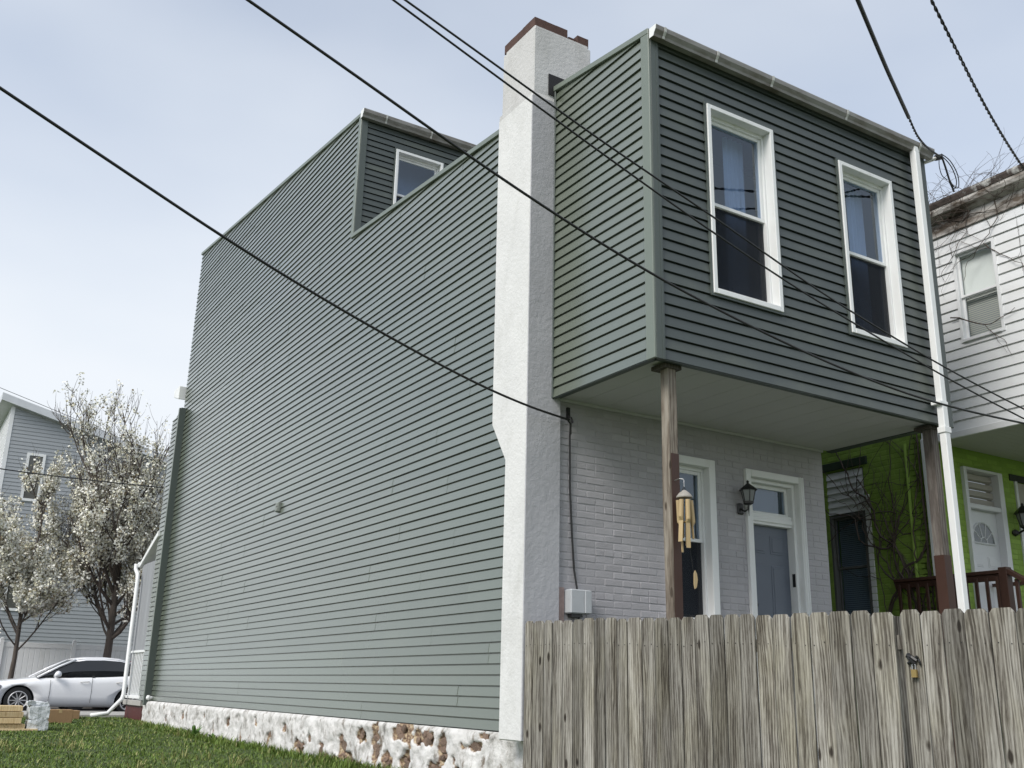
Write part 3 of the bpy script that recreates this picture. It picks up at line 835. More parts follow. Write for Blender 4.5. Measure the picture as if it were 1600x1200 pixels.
# bare brick course on top
bxs = brick_meshes(.155, .115, .10, M_BRICKRED, 5, 31, .005)
for k in range(5):
    if k == 3: continue
    o = bpy.data.objects.new('cap_brick', bxs[k]); link(o, shaft); o.location = (-.155 + k*.138 + (.0 if k < 3 else .006), 1.635, 7.18+.058 - (.012 if k > 3 else 0))
for k in range(4):
    o = bpy.data.objects.new('cap_brick', bxs[k]); link(o, shaft); o.location = (-.18, 1.76 + k*.125, 7.18+.058); o.rotation_euler = (0, 0, R(90))
MB().box(-.10, .40, 1.70, 2.12, 7.18, 7.25).build('flue_crown', M_DARK, shaft)
MB().box(.22, .385, 1.60, 1.66, 7.175, 7.235).build('cap_brick', M_BRICKRED, shaft, bevel=.006)

# ---------------- far front corner: projecting strip, cornice, front porch
st = MB().prism([(16.41, -.08), (16.99, -.08), (16.99, 6.10), (16.41, 6.32)], 'x', -.100, .0).build('front_pilaster', M_TRIM, H)
siding(st, M_SIDING_LIT, (-.117, 0, 0), (0, 1, 0), (-1, 0, 0), 16.47, 16.99, .0, 6.12, E, clip=None, double=False, seed=5)
MB().box(-.148, -.115, 16.405, 16.46, -.09, 6.30).build('corner_trim', M_TRIM_LIT, st, bevel=.004)
MB().box(-.147, -.0, 16.38, 16.404, -.09, 6.30).build('corner_trim', M_TRIM, st, bevel=.004)
MB().prism([(16.70, 6.58), (17.15, 6.72), (17.15, 6.90), (16.70, 6.90)], 'x', -.14, X1).build('front_cornice', M_WHITE, H, bevel=.012)
# front porch
pr = MB().prism([(16.87, 3.58), (18.35, 3.00), (18.35, 2.90), (16.87, 3.45)], 'x', -.18, X1).build('front_porch_roof', M_WHITE, H, bevel=.01)
MB().box(-.20, X1, 18.35, 18.47, 2.90, 3.02).build('porch_gutter', M_WHITE, pr, bevel=.012)
for k in range(4):
    y = 16.92 + k*.34
    MB().box(-.12, -.08, y, y+.33, 1.02, 2.95).build('porch_panel_board', pm('grey_board%d' % k, (.27, .28, .295), rough=.7, var=.2, scale=5, stretch=(1,1,.1)), H, bevel=.006)
MB().box(-.14, -.05, 16.90, 18.28, .98, 1.03).build('porch_rail', M_WHITE, H, bevel=.006)
MB().box(-.14, -.05, 16.90, 18.28, .02, .08).build('porch_rail', M_WHITE, H, bevel=.006)
for k in range(9):
    y = 16.96 + k*.15
    boxo('porch_baluster', -.115, -.075, y, y+.045, .08, .98, M_WHITE, H)
boxo('porch_floor', -.15, X1, 16.7, 18.4, -.12, -.01, M_CONCRETE, H, bevel=.01)
boxo('porch_base', -.10, X1, 16.7, 18.3, -.6, -.12, M_REDSTEP, H)
fd = MB().tube([(-.24, 18.40, 2.98), (-.24, 18.40, 2.86), (-.24, 18.12, 2.72), (-.24, 18.05, 2.55), (-.24, 17.98, .10), (-.27, 17.95, 0), (-.55, 17.85, -.30), (-.9, 17.8, -.345)], .045, 10).build('front_downspout', M_WHITE, H, smooth=True)
# small fittings on the side wall
vt = MB().box(-.045, -.004, 9.20, 9.33, 2.99, 3.14).box(-.06, -.045, 9.215, 9.315, 3.0, 3.05).box(-.055, -.045, 9.215, 9.315, 3.07, 3.12).build('dryer_vent', pm('grey_vent', (.22, .24, .22), rough=.5), H, bevel=.004)
MB().tube([(-.0, 16.26, .055), (-.09, 16.26, .055)], .035, 8).lathe([(.0, -.05), (.045, -.03), (.05, 0), (.03, .045), (0, .05)], (-.09, 16.26, .06), 10).build('outdoor_tap', M_WHITE, H, smooth=True)

# ---------------- foundation: lumpy whitewashed rubble with bare patches
def fbm(x, y, z, o=4):
    s = 0; a = 1
    for _ in range(o):
        s += a*mnoise.noise(Vector((x, y, z))); x *= 2.1; y *= 2.1; z *= 2.1; a *= .5
    return s
patches = [(14.6, -.30, .05, .06), (13.4, -.22, .06, .05), (12.0, -.18, .05, .05), (10.6, -.22, .07, .05), (9.2, -.16, .06, .05), (8.0, -.20, .07, .04), (7.35, -.42, .13, .12), (6.55, -.40, .07, .10), (5.95, -.33, .09, .16), (5.35, -.15, .10, .09), (4.95, -.28, .10, .20), (4.30, -.10, .22, .09),
           (4.15, -.42, .09, .12), (3.78, -.12, .22, .07), (3.35, -.22, .10, .16), (3.42, -.48, .20, .14), (3.05, -.45, .08, .13), (8.6, -.33, .07, .10),
           (9.9, -.42, .06, .10), (11.4, -.30, .05, .11), (12.6, -.42, .05, .12), (6.2, -.52, .3, .07), (3.0, -.62, .12, .1), (2.75, -.16, .16, .035), (5.6, -.50, .22, .08), (7.0, -.30, .06, .05), (4.62, -.45, .10, .10), (2.55, -.05, .10, .02)]
def fpatch(y, z):
    v = -1
    for (py, pz, ry, rz_) in patches:
        d2 = ((y-py)/ry)**2 + ((z-pz)/rz_)**2
        v = max(v, 1.12 - math.sqrt(d2)*.78 + .75*fbm(y*6.5, z*6.5, py, 4))
    return v
ny, nzf = 760, 44
ya, yb_ = 1.52, 16.9
vs = []; cols = []
for j in range(nzf+1):
    z = -.85 + (.845)*j/nzf
    for i in range(ny+1):
        y = ya + (yb_-ya)*i/ny
        lump = .028*fbm(y*2.3, z*3.1, .3) + .012*fbm(y*9, z*9, 4)
        pv_ = fpatch(y, z)
        m = min(1, max(0, (pv_ - .12)*6))
        rec = .055*m + (.018*fbm(y*16, z*16, 7) if m > .3 else 0)
        top = 1 - max(0, (z + .05)/.045)
        xo = -.085 - lump*1.0 + rec
        if z > -.05: xo = xo*(.55+.45*max(0, top))
        xo -= max(0, -.35-z)*.10
        vs.append((xo, y, z)); cols.append(m)
fs = [(j*(ny+1)+i, j*(ny+1)+i+1, (j+1)*(ny+1)+i+1, (j+1)*(ny+1)+i) for j in range(nzf) for i in range(ny)]
# back side
def found_mat():
    m, t, b = new_mat('whitewashed_rubble')
    at = N(t, 'ShaderNodeAttribute'); at.attribute_name = 'bare'
    v = vec(t)
    n1 = noise(t, v, 5, 8, .68); n2 = noise(t, v, 22, 5, .65)
    white = ramp(t, n1, [(.32, (.22, .21, .20)), (.41, (.46, .45, .43)), (.50, (.62, .61, .60)), (.7, (.72, .715, .70))])
    stain = N(t, 'ShaderNodeMapRange'); stain.inputs[1].default_value = .56; stain.inputs[2].default_value = .66
    t.links.new(noise(t, vec(t, (1,1,.6), 0, (4,4,4)), 6.5, 7, .7), stain.inputs[0])
    white = mixc(t, stain.outputs[0], white, (.20, .17, .14))
    stone = ramp(t, n2, [(.3, (.07, .05, .04)), (.45, (.20, .13, .095)), (.58, (.42, .33, .22)), (.7, (.55, .47, .34))])
    mr = N(t, 'ShaderNodeMapRange'); mr.inputs[1].default_value = .25; mr.inputs[2].default_value = .55; t.links.new(at.outputs['Fac'], mr.inputs[0])
    c = mixc(t, mr.outputs[0], white, stone)
    t.links.new(c, b.inputs['Base Color']); b.inputs['Roughness'].default_value = .9
    b.inputs['Specular IOR Level'].default_value = .2
    bump(t, b, n2, .55, .03)
    return m
fo = MB().add(vs, fs).build('foundation', found_mat(), H, smooth=True, fix=False)
at = fo.data.attributes.new('bare', 'FLOAT', 'POINT'); at.data.foreach_set('value', cols)
boxo('foundation_core', .02, X1, 1.57, 16.8, -.9, -.03, M_CONCRETE, H)
MB().box(-.06, .05, 1.515, 1.56, -.9, -.06).build('foundation_end', M_STUCCO, H)
M_STONE = pm('brown_stone', (.24, .165, .125), rough=.9, var=.35, scale=9, bscale=40, bstr=.7, bdist=.02, rand=6, randval=.35, dirt=(.55, .46, .33), dscale=6, dlo=.55, dhi=.75)
rs = random.Random(77); stm = []
for k in range(7):
    bm = bmesh.new(); bmesh.ops.create_icosphere(bm, subdivisions=2, radius=1)
    for v in bm.verts:
        v.co *= 1 + .35*mnoise.noise(v.co*1.3 + Vector((k*7, 0, 0))); 
        v.co.x = max(-.55, min(.55, v.co.x))
    me = bpy.data.meshes.new('stone'); bm.to_mesh(me); bm.free(); me.materials.append(M_STONE); stm.append(me)
for (py, pz, ry, rz_) in patches:
    for q in range(max(2, int(ry*rz_*420))):
        o = bpy.data.objects.new('stone', rs.choice(stm)); link(o, fo)
        s = rs.uniform(.030, .062)
        y_ = py + rs.uniform(-.6, .6)*ry; z_ = min(-.05, pz + rs.uniform(-.6, .6)*rz_)
        o.location = (-.050 - max(0, -.35-z_)*.1 - .028*fbm(y_*2.3, z_*3.1, .3), y_, z_); o.scale = (s*.5, s*rs.uniform(.9, 1.7), s*rs.uniform(.6, .9)); o.rotation_euler = (rs.uniform(-.3, .3), 0, rs.uniform(-.2, .2))

# ================================================================== WOODEN FENCE AND GATE
FP1, FP2 = Vector((-.27, 1.50, 0)), Vector((.30, -2.83, 0))
fdir = (FP2-FP1).normalized(); fnor = Vector((fdir.y, -fdir.x, 0))       # towards the lot (-x)
frz = math.atan2(fdir.y, fdir.x)
sgaps = [-.012, .102, .243, .351, .478, .604, .728, .862, .987, 1.123, 1.234, 1.39, 1.522, 1.662, 1.79, 1.919, 2.056, 2.192, 2.330, 2.468, 2.609, 2.756, 2.906, 3.053, 3.213, 3.355, 3.518]
ggaps = [3.558, 3.688, 3.822, 3.96, 4.107, 4.256, 4.40, 4.545, 4.69, 4.83]
fence = thing('board_fence', (-.1, .2, -.9), 'weathered grey dog-ear board fence running from the chimney to the gate', 'fence')
gate = thing('fence_gate', (.25, -2.4, -.9), 'weathered board gate with padlock at the right end of the fence', 'gate')
def board(parent, s0, s1, ztop, k):
    rg = random.Random(900+k)
    w = s1 - s0 - (.008 + (rg.random()**2)*.004 if k < 40 else .0075)
    nseg = 14; t = .019; ear = .026
    zb = -.95
    prof_ = []
    vs = []; fs = []
    bow = rg.uniform(-.005, .005); cup = rg.uniform(-.004, .004); tilt = rg.uniform(-.0015, .0015)
    nx_ = 8
    hts = [zb + (ztop - ear - zb)*i/nseg for i in range(nseg+1)] + [ztop]
    for side in (0, 1):
        for i, z in enumerate(hts):
            f = (z - zb)/(ztop - zb)
            for q in range(nx_+1):
                x = -w/2 + w*q/nx_
                if i == nseg+1: x *= (w/2-ear*.8)/(w/2)
                ch_ = .005*(1 if q in (0, nx_) and side == 0 else 0)
                edge = .0012*mnoise.noise(Vector((k*3.1 + (q == 0)*9, z*5, 0))) if q in (0, nx_) else 0
                y = (0 if side == 0 else t) + cup*(1-(2*q/nx_-1)**2) + bow*math.sin(f*3.1)
                vs.append((x + edge + tilt*f, y + ch_, z))
    m_ = len(hts); row = nx_+1
    for i in range(m_-1):
        for q in range(nx_):
            a = i*row+q; fs.append((a, a+1, a+row+1, a+row))
            b2 = m_*row + a; fs.append((b2+1, b2, b2+row, b2+row+1))
        a = i*row; b2 = m_*row + a; fs.append((b2, a, a+row, b2+row))
        a = i*row+nx_; b2 = m_*row + a; fs.append((a, b2, b2+row, a+row))
    for q in range(nx_):
        a = (m_-1)*row+q; b2 = m_*row+a; fs.append((a, a+1, b2+1, b2))
    me = bpy.data.meshes.new('board'); me.from_pydata(vs, [], fs); me.materials.append(M_FENCE); me.update()
    o = bpy.data.objects.new('board', me); link(o, parent)
    c = FP1 + fdir*((s0+s1)/2) + fnor*rg.uniform(0, .005)
    o.matrix_basis = Matrix.Translation(c) @ Matrix.Rotation(frz, 4, 'Z')
    # nails
    nb = MB()
    for zz in (ztop-.20, ztop-1.35):
        for xx in (-w*.28, w*.28):
            p = o.matrix_basis @ Vector((xx + rg.uniform(-.006, .006), -.0015, zz + rg.uniform(-.01, .01)))
            nb.tube([p + fnor*.002, p - fnor*.004], .0032, 6)
    nb.build('nails', M_BLACKMETAL, parent, fix=False)
rf = random.Random(4)
for k in range(len(sgaps)-1):
    s0, s1 = sgaps[k], sgaps[k+1]
    board(fence, s0, s1, .958 - s0*.020 + rf.uniform(-.010, .008), k)
for k in range(len(ggaps)-1):
    s0, s1 = ggaps[k], ggaps[k+1]
    board(gate, s0, s1, .892 - (s0-3.5)*.022 + rf.uniform(-.008, .006) - (.012 if k == 1 else 0), 40+k)
def rail(parent, s0, s1, z, hgt=.085, dep=.038, mat=M_FENCE):
    a = FP1 + fdir*s0 - fnor*.030; b2 = FP1 + fdir*s1 - fnor*.030
    n = -fnor*dep
    vs = [a, b2, b2+n, a+n]; vs = [v + Vector((0, 0, z)) for v in vs] + [v + Vector((0, 0, z+hgt)) for v in vs]
    return MB().add(vs, [(0,1,2,3),(4,5,6,7),(0,1,5,4),(1,2,6,5),(2,3,7,6),(3,0,4,7)]).build('rail', mat, parent)
rail(fence, 0, 3.545, .66); rail(fence, 0, 3.52, -.55); rail(gate, 3.565, 4.83, .62); rail(gate, 3.56, 4.83, -.58)
for s in (.12, 1.95, 3.47):
    c = FP1 + fdir*s - fnor*.075
    MB().box(c.x-.045, c.x+.045, c.y-.045, c.y+.045, -1.1, .86).build('fence_post', M_FENCE, fence)
# latch and padlock on the gate
lp = FP1 + fdir*3.625 + fnor*.010
def fr(s, off, z): return FP1 + fdir*s + fnor*off + Vector((0, 0, z))
lt = MB()
lt.tube([fr(3.590, .012, .612), fr(3.60, .018, .622), fr(3.625, .022, .612), fr(3.655, .018, .590)], .011, 6)
lt.tube([fr(3.595, .014, .575), fr(3.63, .02, .590), fr(3.66, .014, .615)], .010, 6)
lt.tube([fr(3.600, .016, .632), fr(3.612, .02, .60), fr(3.640, .018, .570)], .012, 6)
lt.tube([fr(3.663, .012, .60), fr(3.672, .016, .585), fr(3.670, .012, .565)], .006, 6)
lt.build('latch', M_BLACKMETAL, gate)
pl = thing('padlock', tuple(fr(3.632, .02, .49)), 'small brass padlock hanging from the black gate latch', 'padlock')
vs = [fr(3.617, .012, .495), fr(3.652, .012, .495), fr(3.652, .034, .495), fr(3.617, .034, .495)]
vs = vs + [v + Vector((0, 0, .045)) for v in vs]
MB().add(vs, [(0,1,2,3),(4,5,6,7),(0,1,5,4),(1,2,6,5),(2,3,7,6),(3,0,4,7)]).build('lock_body', M_BRASS, pl, bevel=.003)
MB().tube([fr(3.624, .023, .538), fr(3.624, .023, .565), fr(3.634, .023, .578), fr(3.645, .023, .565), fr(3.645, .023, .538)], .0038, 6).build('shackle', M_STEEL, pl)

# ================================================================== SMALL THINGS ON THE REAR WALL
# wall lantern
lx, lz = 2.415, 2.29
la = thing('wall_lantern', (lx, YW, lz), 'black carriage wall lantern beside the grey back door', 'lantern')
MB().lathe([(.0, -.02), (.05, -.015), (.055, .0), (.05, .015), (0, .02)], (0, 0, 0), 12).build('tmp', M_BLACKMETAL)
bpy.data.objects.remove(bpy.data.objects['tmp'])
MB().box(lx-.045, lx+.045, YW-.028, YW-.004, lz-.10, lz+.02).build('back_plate', M_BLACKMETAL, la, bevel=.012)
MB().tube([(lx, YW-.025, lz-.04), (lx, YW-.08, lz-.075), (lx, YW-.13, lz-.06), (lx, YW-.14, lz-.0)], .010, 8).tube([(lx, YW-.14, lz-.02), (lx, YW-.14, lz-.13)], .010, 8, .003).build('arm', M_BLACKMETAL, la)
cy = YW-.14
MB().lathe([(.02, 0), (.045, .012), (.05, .02), (.075, .135), (.085, .14)], (lx, cy, lz), 6).build('lantern_glass', M_LAMPGLASS, la)
MB().lathe([(.10, .138), (.09, .155), (.05, .185), (.03, .20), (.012, .215), (.016, .235), (.0, .25)], (lx, cy, lz), 6).build('lantern_roof', M_BLACKMETAL, la)
cg = MB()
for k in range(6):
    an = math.pi/3*k
    cg.tube([(lx+.05*math.cos(an), cy+.05*math.sin(an), lz+.018), (lx+.077*math.cos(an), cy+.077*math.sin(an), lz+.138)], .005, 5)
cg.lathe([(.03, -.015), (.055, .0), (.056, .022), (.05, .024)], (lx, cy, lz), 6).build('lantern_cage', M_BLACKMETAL, la)

# utility box with cable
ub = thing('utility_box', (.28, YW, 1.0), 'grey metal telephone utility box low on the painted brick wall', 'utility box')
MB().box(.175, .395, YW-.115, YW-.006, 1.045, 1.262).build('box_case', M_ZINC, ub, bevel=.010)
MB().box(.325, .400, YW-.128, YW-.116, 1.05, 1.257).build('box_cover', M_ZINC, ub, bevel=.006)
MB().box(.398, .412, YW-.10, YW-.07, 1.15, 1.19).build('hasp', M_BLACKMETAL, ub)
MB().box(.20, .32, YW-.09, YW-.03, 1.015, 1.044).tube([(.30, YW-.06, 1.044), (.30, YW-.06, .86)], .012, 6).build('conduit', M_BLACKMETAL, ub)
MB().box(.10, .172, YW-.009, YW-.001, .95, 1.28).build('bare_brick_patch', pm('bare_pink_brick', (.36, .27, .25), rough=.9, var=.25, scale=18, bscale=60, bstr=.5), H)
cb = thing('drop_cable', (.2, YW-.05, 2.85), 'black service cable running down the brick wall from the hook to the utility box', 'cable')
MB().tube([(.205, YW-.055, 2.83), (.212, YW-.03, 2.70), (.222, YW-.022, 2.2), (.245, YW-.022, 1.8), (.272, YW-.022, 1.45), (.292, YW-.045, 1.262)], .0095, 6).build('cable', M_BLACK, cb)
MB().box(.185, .215, YW-.03, YW-.004, 2.87, 2.99).tube([(.20, YW-.02, 2.90), (.19, YW-.08, 2.87), (.20, YW-.09, 2.83), (.22, YW-.06, 2.84)], .014, 6).tube([(.14, YW-.10, 2.845), (.19, YW-.075, 2.81), (.207, YW-.05, 2.72)], .010, 6).build('cable_hook', M_BLACKMETAL, cb)

# wind chime on the near post
wc = thing('wind_chime', (.285, .02, 1.9), 'bamboo wind chime hanging from the near wooden porch post', 'wind chime')
cxx, cyy = .285, .005
MB().tube([(.262, .097, 2.05), (.27, .04, 2.058), (.283, .01, 2.05), (.287, .005, 2.035), (.28, .005, 2.02)], .004, 6).tube([(cxx, cyy, 2.03), (cxx, cyy, 1.985)], .004, 5).build('hook', M_STEEL, wc)
kn = MB()
for dx, dy in ((-.045, 0), (.045, 0), (0, .045)): kn.tube([(cxx, cyy, 1.99), (cxx+dx, cyy+dy, 1.925)], .0025, 4)
kn.tube([(cxx, cyy, 1.99), (cxx+.02, cyy, 1.62), (cxx+.075, cyy, 1.30)], .002, 4)
kn.build('cords', M_BLACK, wc)
MB().lathe([(.066, 1.895), (.066, 1.905), (.045, 1.932), (.018, 1.955), (.0, 1.962)], (cxx, cyy, 0), 14).build('cap', pm('coconut_cap', (.30, .28, .25), rough=.7, var=.2, scale=20), wc, smooth=False)
rw = random.Random(3)
for k in range(6):
    an = k*math.pi/3 + .35
    x, y = cxx + .050*math.cos(an), cyy + .050*math.sin(an)
    zt = 1.875; ln = (.36, .30, .42, .34, .39, .31)[k]
    cutz = zt - .17 - .02*(k % 3); n = 10
    vs = []; fs = []
    hs = [zt, cutz+.03, cutz, zt-ln]
    r_ = .0195
    sway = (rw.uniform(-.02, .03), rw.uniform(-.01, .01))
    for i, z in enumerate(hs):
        f = (zt - z)/ln
        for q in range(n):
            a2 = an + math.pi + 2*math.pi*q/n
            rr = r_
            px_, py_ = math.cos(a2), math.sin(a2)
            if i >= 2:
                d_ = px_*math.cos(an) + py_*math.sin(an)
                if d_ > -.1: px_ -= (d_+.1)*math.cos(an); py_ -= (d_+.1)*math.sin(an)
            vs.append((x + px_*rr + sway[0]*f, y + py_*rr + sway[1]*f, z))
    for i in range(3):
        for q in range(n): fs.append((i*n+q, i*n+(q+1) % n, (i+1)*n+(q+1) % n, (i+1)*n+q))
    fs += [tuple(range(n)), tuple(3*n+q for q in range(n))]
    MB().add(vs, fs).build('bamboo_tube', M_BAMBOO, wc)
MB().lathe([(.0, -.006), (.03, -.006), (.03, .006), (0, .006)], (cxx+.012, cyy, 1.70), 10).build('striker', M_BAMBOO, wc)
sl = [(0, -.075), (.022, -.06), (.035, 0), (.028, .05), (.01, .075), (-.005, .05), (-.008, -.04)]
MB().prism([(cxx+.08+a, 1.245+b) for a, b in sl], 'y', cyy-.004, cyy+.004).build('wind_sail', M_BAMBOO, wc, bevel=.002)

# ================================================================== NEIGHBOUR HOUSE (white over green)
NX = 5.60
Nh = thing('neighbour_house', (8.0, 4.0, -.4), 'neighbouring house with white sided upper floor over green painted brick', 'house')
NZ0, NZ1 = 3.46, 6.02
nb_ = MB().box(NX+.004, 10.2, -.05, 9.5, NZ0+.02, 6.40)
# window opening in the upper side wall
nwin = (.285, .860, 4.545, 5.745)
nb_ = MB()
wall_with_holes(nb_, -.80, 1.57, NZ0+.02, 6.40, [nwin], lambda a, b, c, d: nb_.box(NX+.004, NX+.14, a, b, c, d))
nb_.box(NX+.14, 10.2, -.80, -.70, NZ0+.02, 6.4)
nwall = nb_.build('upper_wall', M_VINYLWHITE, Nh)
siding(nwall, M_VINYLWHITE, (NX, 0, 0), (0, 1, 0), (-1, 0, 0), -.80, 1.56, NZ0+.02, 6.10, .127, holes=[nwin], double=False, plen=9, lip=.022, seed=31, gd=0)
MB().box(NX-.03, NX+.004, -.81, 1.56, NZ0-.06, NZ0+.02).build('skirt_board', M_VINYLWHITE, Nh, bevel=.004)
boxo('room', NX+.6, NX+.62, -.0, 1.4, 3.6, 6.0, M_INSIDE, Nh)
# upper side window (facing -x)
def xwindow(x, y0, y1, z0, z1, parent, blinds=True, meet=.5, dep=.06, trim=.04, mat=M_VINYLWHITE):
    w = MB(); c = trim
    w.box(x-.03, x+dep+.03, y0, y0+c, z0, z1).box(x-.03, x+dep+.03, y1-c, y1, z0, z1).box(x-.03, x+dep+.03, y0+c, y1-c, z1-c, z1).box(x-.045, x+dep+.03, y0+c, y1-c, z0, z0+c)
    win = w.build('window', mat, parent, bevel=.004)
    a, b2, q0, q1 = y0+c, y1-c, z0+c, z1-c
    zm = q0 + (q1-q0)*meet; r_ = .03
    for nm, za, zb, xx in (('upper_sash', zm-.015, q1, x+dep*.2), ('lower_sash', q0, zm+.015, x+dep*.6)):
        s = MB()
        s.box(xx, xx+.025, a, a+r_, za, zb).box(xx, xx+.025, b2-r_, b2, za, zb).box(xx, xx+.025, a+r_, b2-r_, zb-r_, zb).box(xx, xx+.025, a+r_, b2-r_, za, za+r_)
        so_ = s.build(nm, mat, win, bevel=.003)
        MB().box(xx+.010, xx+.015, a+r_*.6, b2-r_*.6, za+r_*.6, zb-r_*.6).build('pane', M_CLEAR if blinds == 'shade' else M_GLASS, so_)
    if blinds == 'shade':
        MB().box(x+dep+.035, x+dep+.04, a, b2, zm, q1).build('reflection_sheet', M_PANE_REFL, win)  # added pale sheet imitating the bright reflection in the upper pane
    if blinds:
        bl = MB(); z = q0
        while z < (zm if blinds == 'shade' else q1):
            bl.add([(x+dep+.045, a, z), (x+dep+.045, b2, z), (x+dep+.052, b2, z+.022), (x+dep+.052, a, z+.022)], [(0, 1, 2, 3)]); z += .026
        bl.build('blind_slats', M_BLIND, win, fix=False)
    return win
M_PANE_REFL = pm('painted_pane_reflection', (.80, .82, .80), rough=.8, var=.04)  # pane reflection painted as a pale colour
M_BLIND = pm('blind_plastic', (.50, .51, .48), rough=.5, var=.05)
xwindow(NX, *nwin, nwall, blinds='shade')
# cornice and ragged roof edge
M_OLDWOOD = pm('old_cornice_paint', (.52, .50, .47), rough=.8, var=.12, scale=7, dirt=(.11, .085, .065), dscale=5, dlo=.47, dhi=.62, dstretch=(1, .4, 1), bscale=50, bstr=.4)
MB().box(NX-.035, NX-.002, -.82, 5.0, 6.02, 6.20).build('frieze_board', M_OLDWOOD, Nh, bevel=.006)
MB().prism([(NX-.02, 6.20), (NX-.16, 6.26), (NX-.18, 6.30), (NX-.18, 6.34), (NX+.1, 6.34), (NX+.1, 6.20)], 'y', -.9, 5.0).build('cornice', M_OLDWOOD, Nh)
MB().prism([(NX-.19, 6.34), (NX-.21, 6.39), (NX-.21, 6.42), (NX+.2, 6.47), (NX+.2, 6.34)], 'y', -.92, 5.0).build('roof_edge', pm('rotted_roof_edge', (.07, .055, .048), rough=.9, var=.4, scale=9, bscale=30, bstr=.8, dirt=(.5, .5, .48), dscale=4, dlo=.55, dhi=.66), Nh)
MB().box(NX+.2, 10.3, -.9, 9.5, 6.36, 6.44).build('roof', M_ROOF, Nh)
# soffit of overhang
nsf = boxo('soffit', NX+.004, 10.2, -.79, 1.55, NZ0+.02, NZ0+.06, M_SOFFIT, Nh)
for i in range(20):
    y = -.70 + i*.112
    MB().box(NX+.02, 10.0, y+.002, y+.110, NZ0+.006, NZ0+.0195).build('soffit_board', M_SOFFIT, nsf)
# green brick walls
gwin = (2.50, 3.12, 1.00, 3.30)
ndoor = (6.29, 7.10, .6, 3.225)
ng = MB()
wall_with_holes(ng, 1.575, 9.0, -.6, 6.35, [gwin], lambda a, b, c, d: ng.box(NX, NX+.2, a, b, c, d))
nside = ng.build('green_side_wall', M_BRICKGREEN, Nh)
gr = MB()
nwin2 = (7.42, 8.2, 1.6, 3.17)
wall_with_holes(gr, NX+.0, 10.2, -.6, NZ0+.10, [ndoor, nwin2], lambda a, b, c, d: gr.box(a, b, 1.552, 1.573 if b < NX+.3 else 1.75, c, d))
nrear = gr.build('green_rear_wall', M_BRICKGREEN, Nh)
lay_bricks(nside, 1.58, 3.7, 1.15, NZ0+.62, [gwin, (2.42, 3.2, 3.30, 3.44)], lambda u, z: ((NX, u, z), R(-90)), M_BRICKGREEN, 41, near=lambda u, z: (Vector((NX, u, z))-CAM).length)
lay_bricks(nrear, NX+.01, 8.0, 1.45, NZ0+.005, [ndoor, nwin2], lambda u, z: ((u, 1.552, z), 0), M_BRICKGREEN, 42, near=lambda u, z: (Vector((u, 1.55, z))-CAM).length)
MB().box(NX-.02, NX+.05, 2.42, 3.2, 3.32, 3.43).build('lintel', pm('dark_green_lintel', (.02, .04, .02), rough=.7), Nh, bevel=.005)
# boarded window: white lap boards above, dark sash below
for k in range(6):
    z = 2.72 + k*.095
    MB().prism([(NX+.02, z), (NX-.006, z), (NX+.012, z+.094), (NX+.03, z+.094)], 'y', gwin[0]+.02, gwin[1]-.005).build('infill_board', M_VINYLWHITE, nside)
xwindow(NX+.03, gwin[0]+.02, gwin[1]-.005, 1.05, 2.71, nside, blinds=True, meet=.58, mat=pm('dark_sash', (.12, .12, .115), rough=.5))
boxo('room', NX+.35, NX+.37, 2.2, 3.5, .6, 3.5, M_DARK, Nh)
for k in range(22):
    MB().box(NX-.024, NX-.001, 2.425, 2.498, 1.05+k*.085, 1.05+k*.085+.078).build('quoin_shingle', M_VINYLWHITE, nside, bevel=.004)
# corner downspout of the neighbour
MB().box(NX-.085, NX-.005, 1.47, 1.54, .4, NZ0+.0).build('downspout', M_VINYLWHITE, Nh, bevel=.010)
MB().tube([(NX-.035, 1.80, NZ0), (NX-.035, 1.80, .5)], .022, 8).build('green_pipe', M_BRICKGREEN, Nh)
# door with fanlight, boarded transom
c2 = .06
x0, x1_, z0_, z1_ = ndoor
ndf = MB().box(x0, x0+c2, 1.50, 1.70, z0_, z1_).box(x1_-c2*1.6, x1_, 1.50, 1.70, z0_, z1_).box(x0+c2, x1_-c2*1.6, 1.50, 1.70, z1_-.035, z1_).box(x0+c2, x1_-c2*1.6, 1.51, 1.70, 2.70, 2.76).build('door_frame', M_DOORWHITE, Nh, bevel=.005)
M_TRANSOM = pm('transom_blind', (.40, .37, .35), rough=.7, var=.06, scale=4)
for k in range(4):
    z = 2.765 + k*.106
    MB().prism([(1.64, z), (1.60, z+.02), (1.60, z+.085), (1.64, z+.104)], 'x', x0+c2+.002, x1_-c2*1.6-.002).build('transom_slat', M_TRANSOM, ndf)
dl0, dl1 = x0+c2, x1_-c2*1.6
nleaf = MB().box(dl0, dl1, 1.60, 1.64, z0_, 2.70).build('door_leaf', M_DOORWHITE, ndf, bevel=.003)
fcx, fcz, fr_ = (dl0+dl1)/2, 2.28, .235
n = 16
arc = [(fcx + fr_*math.cos(math.pi*i/n), fcz + fr_*1.15*math.sin(math.pi*i/n)) for i in range(n+1)]
MB().prism(arc, 'y', 1.592, 1.599).build('fanlight_pane', pm('fan_glass', (.10, .12, .13), rough=.1, spec=.6), nleaf)
fm = MB()
fm.tube([(a, 1.592, b) for a, b in arc], .013, 6).tube([(fcx-fr_-.01, 1.592, fcz), (fcx+fr_+.01, 1.592, fcz)], .014, 6)
for an in (36, 72, 108, 144): fm.tube([(fcx + .07*math.cos(R(an)), 1.592, fcz + .08*math.sin(R(an))), (fcx + fr_*math.cos(R(an)), 1.592, fcz+fr_*1.15*math.sin(R(an)))], .008, 5)
fm.tube([(fcx + .07*math.cos(math.pi*i/8), 1.592, fcz+.08*math.sin(math.pi*i/8)) for i in range(9)], .008, 5)
fm.build('fanlight_bars', M_DOORWHITE, nleaf)
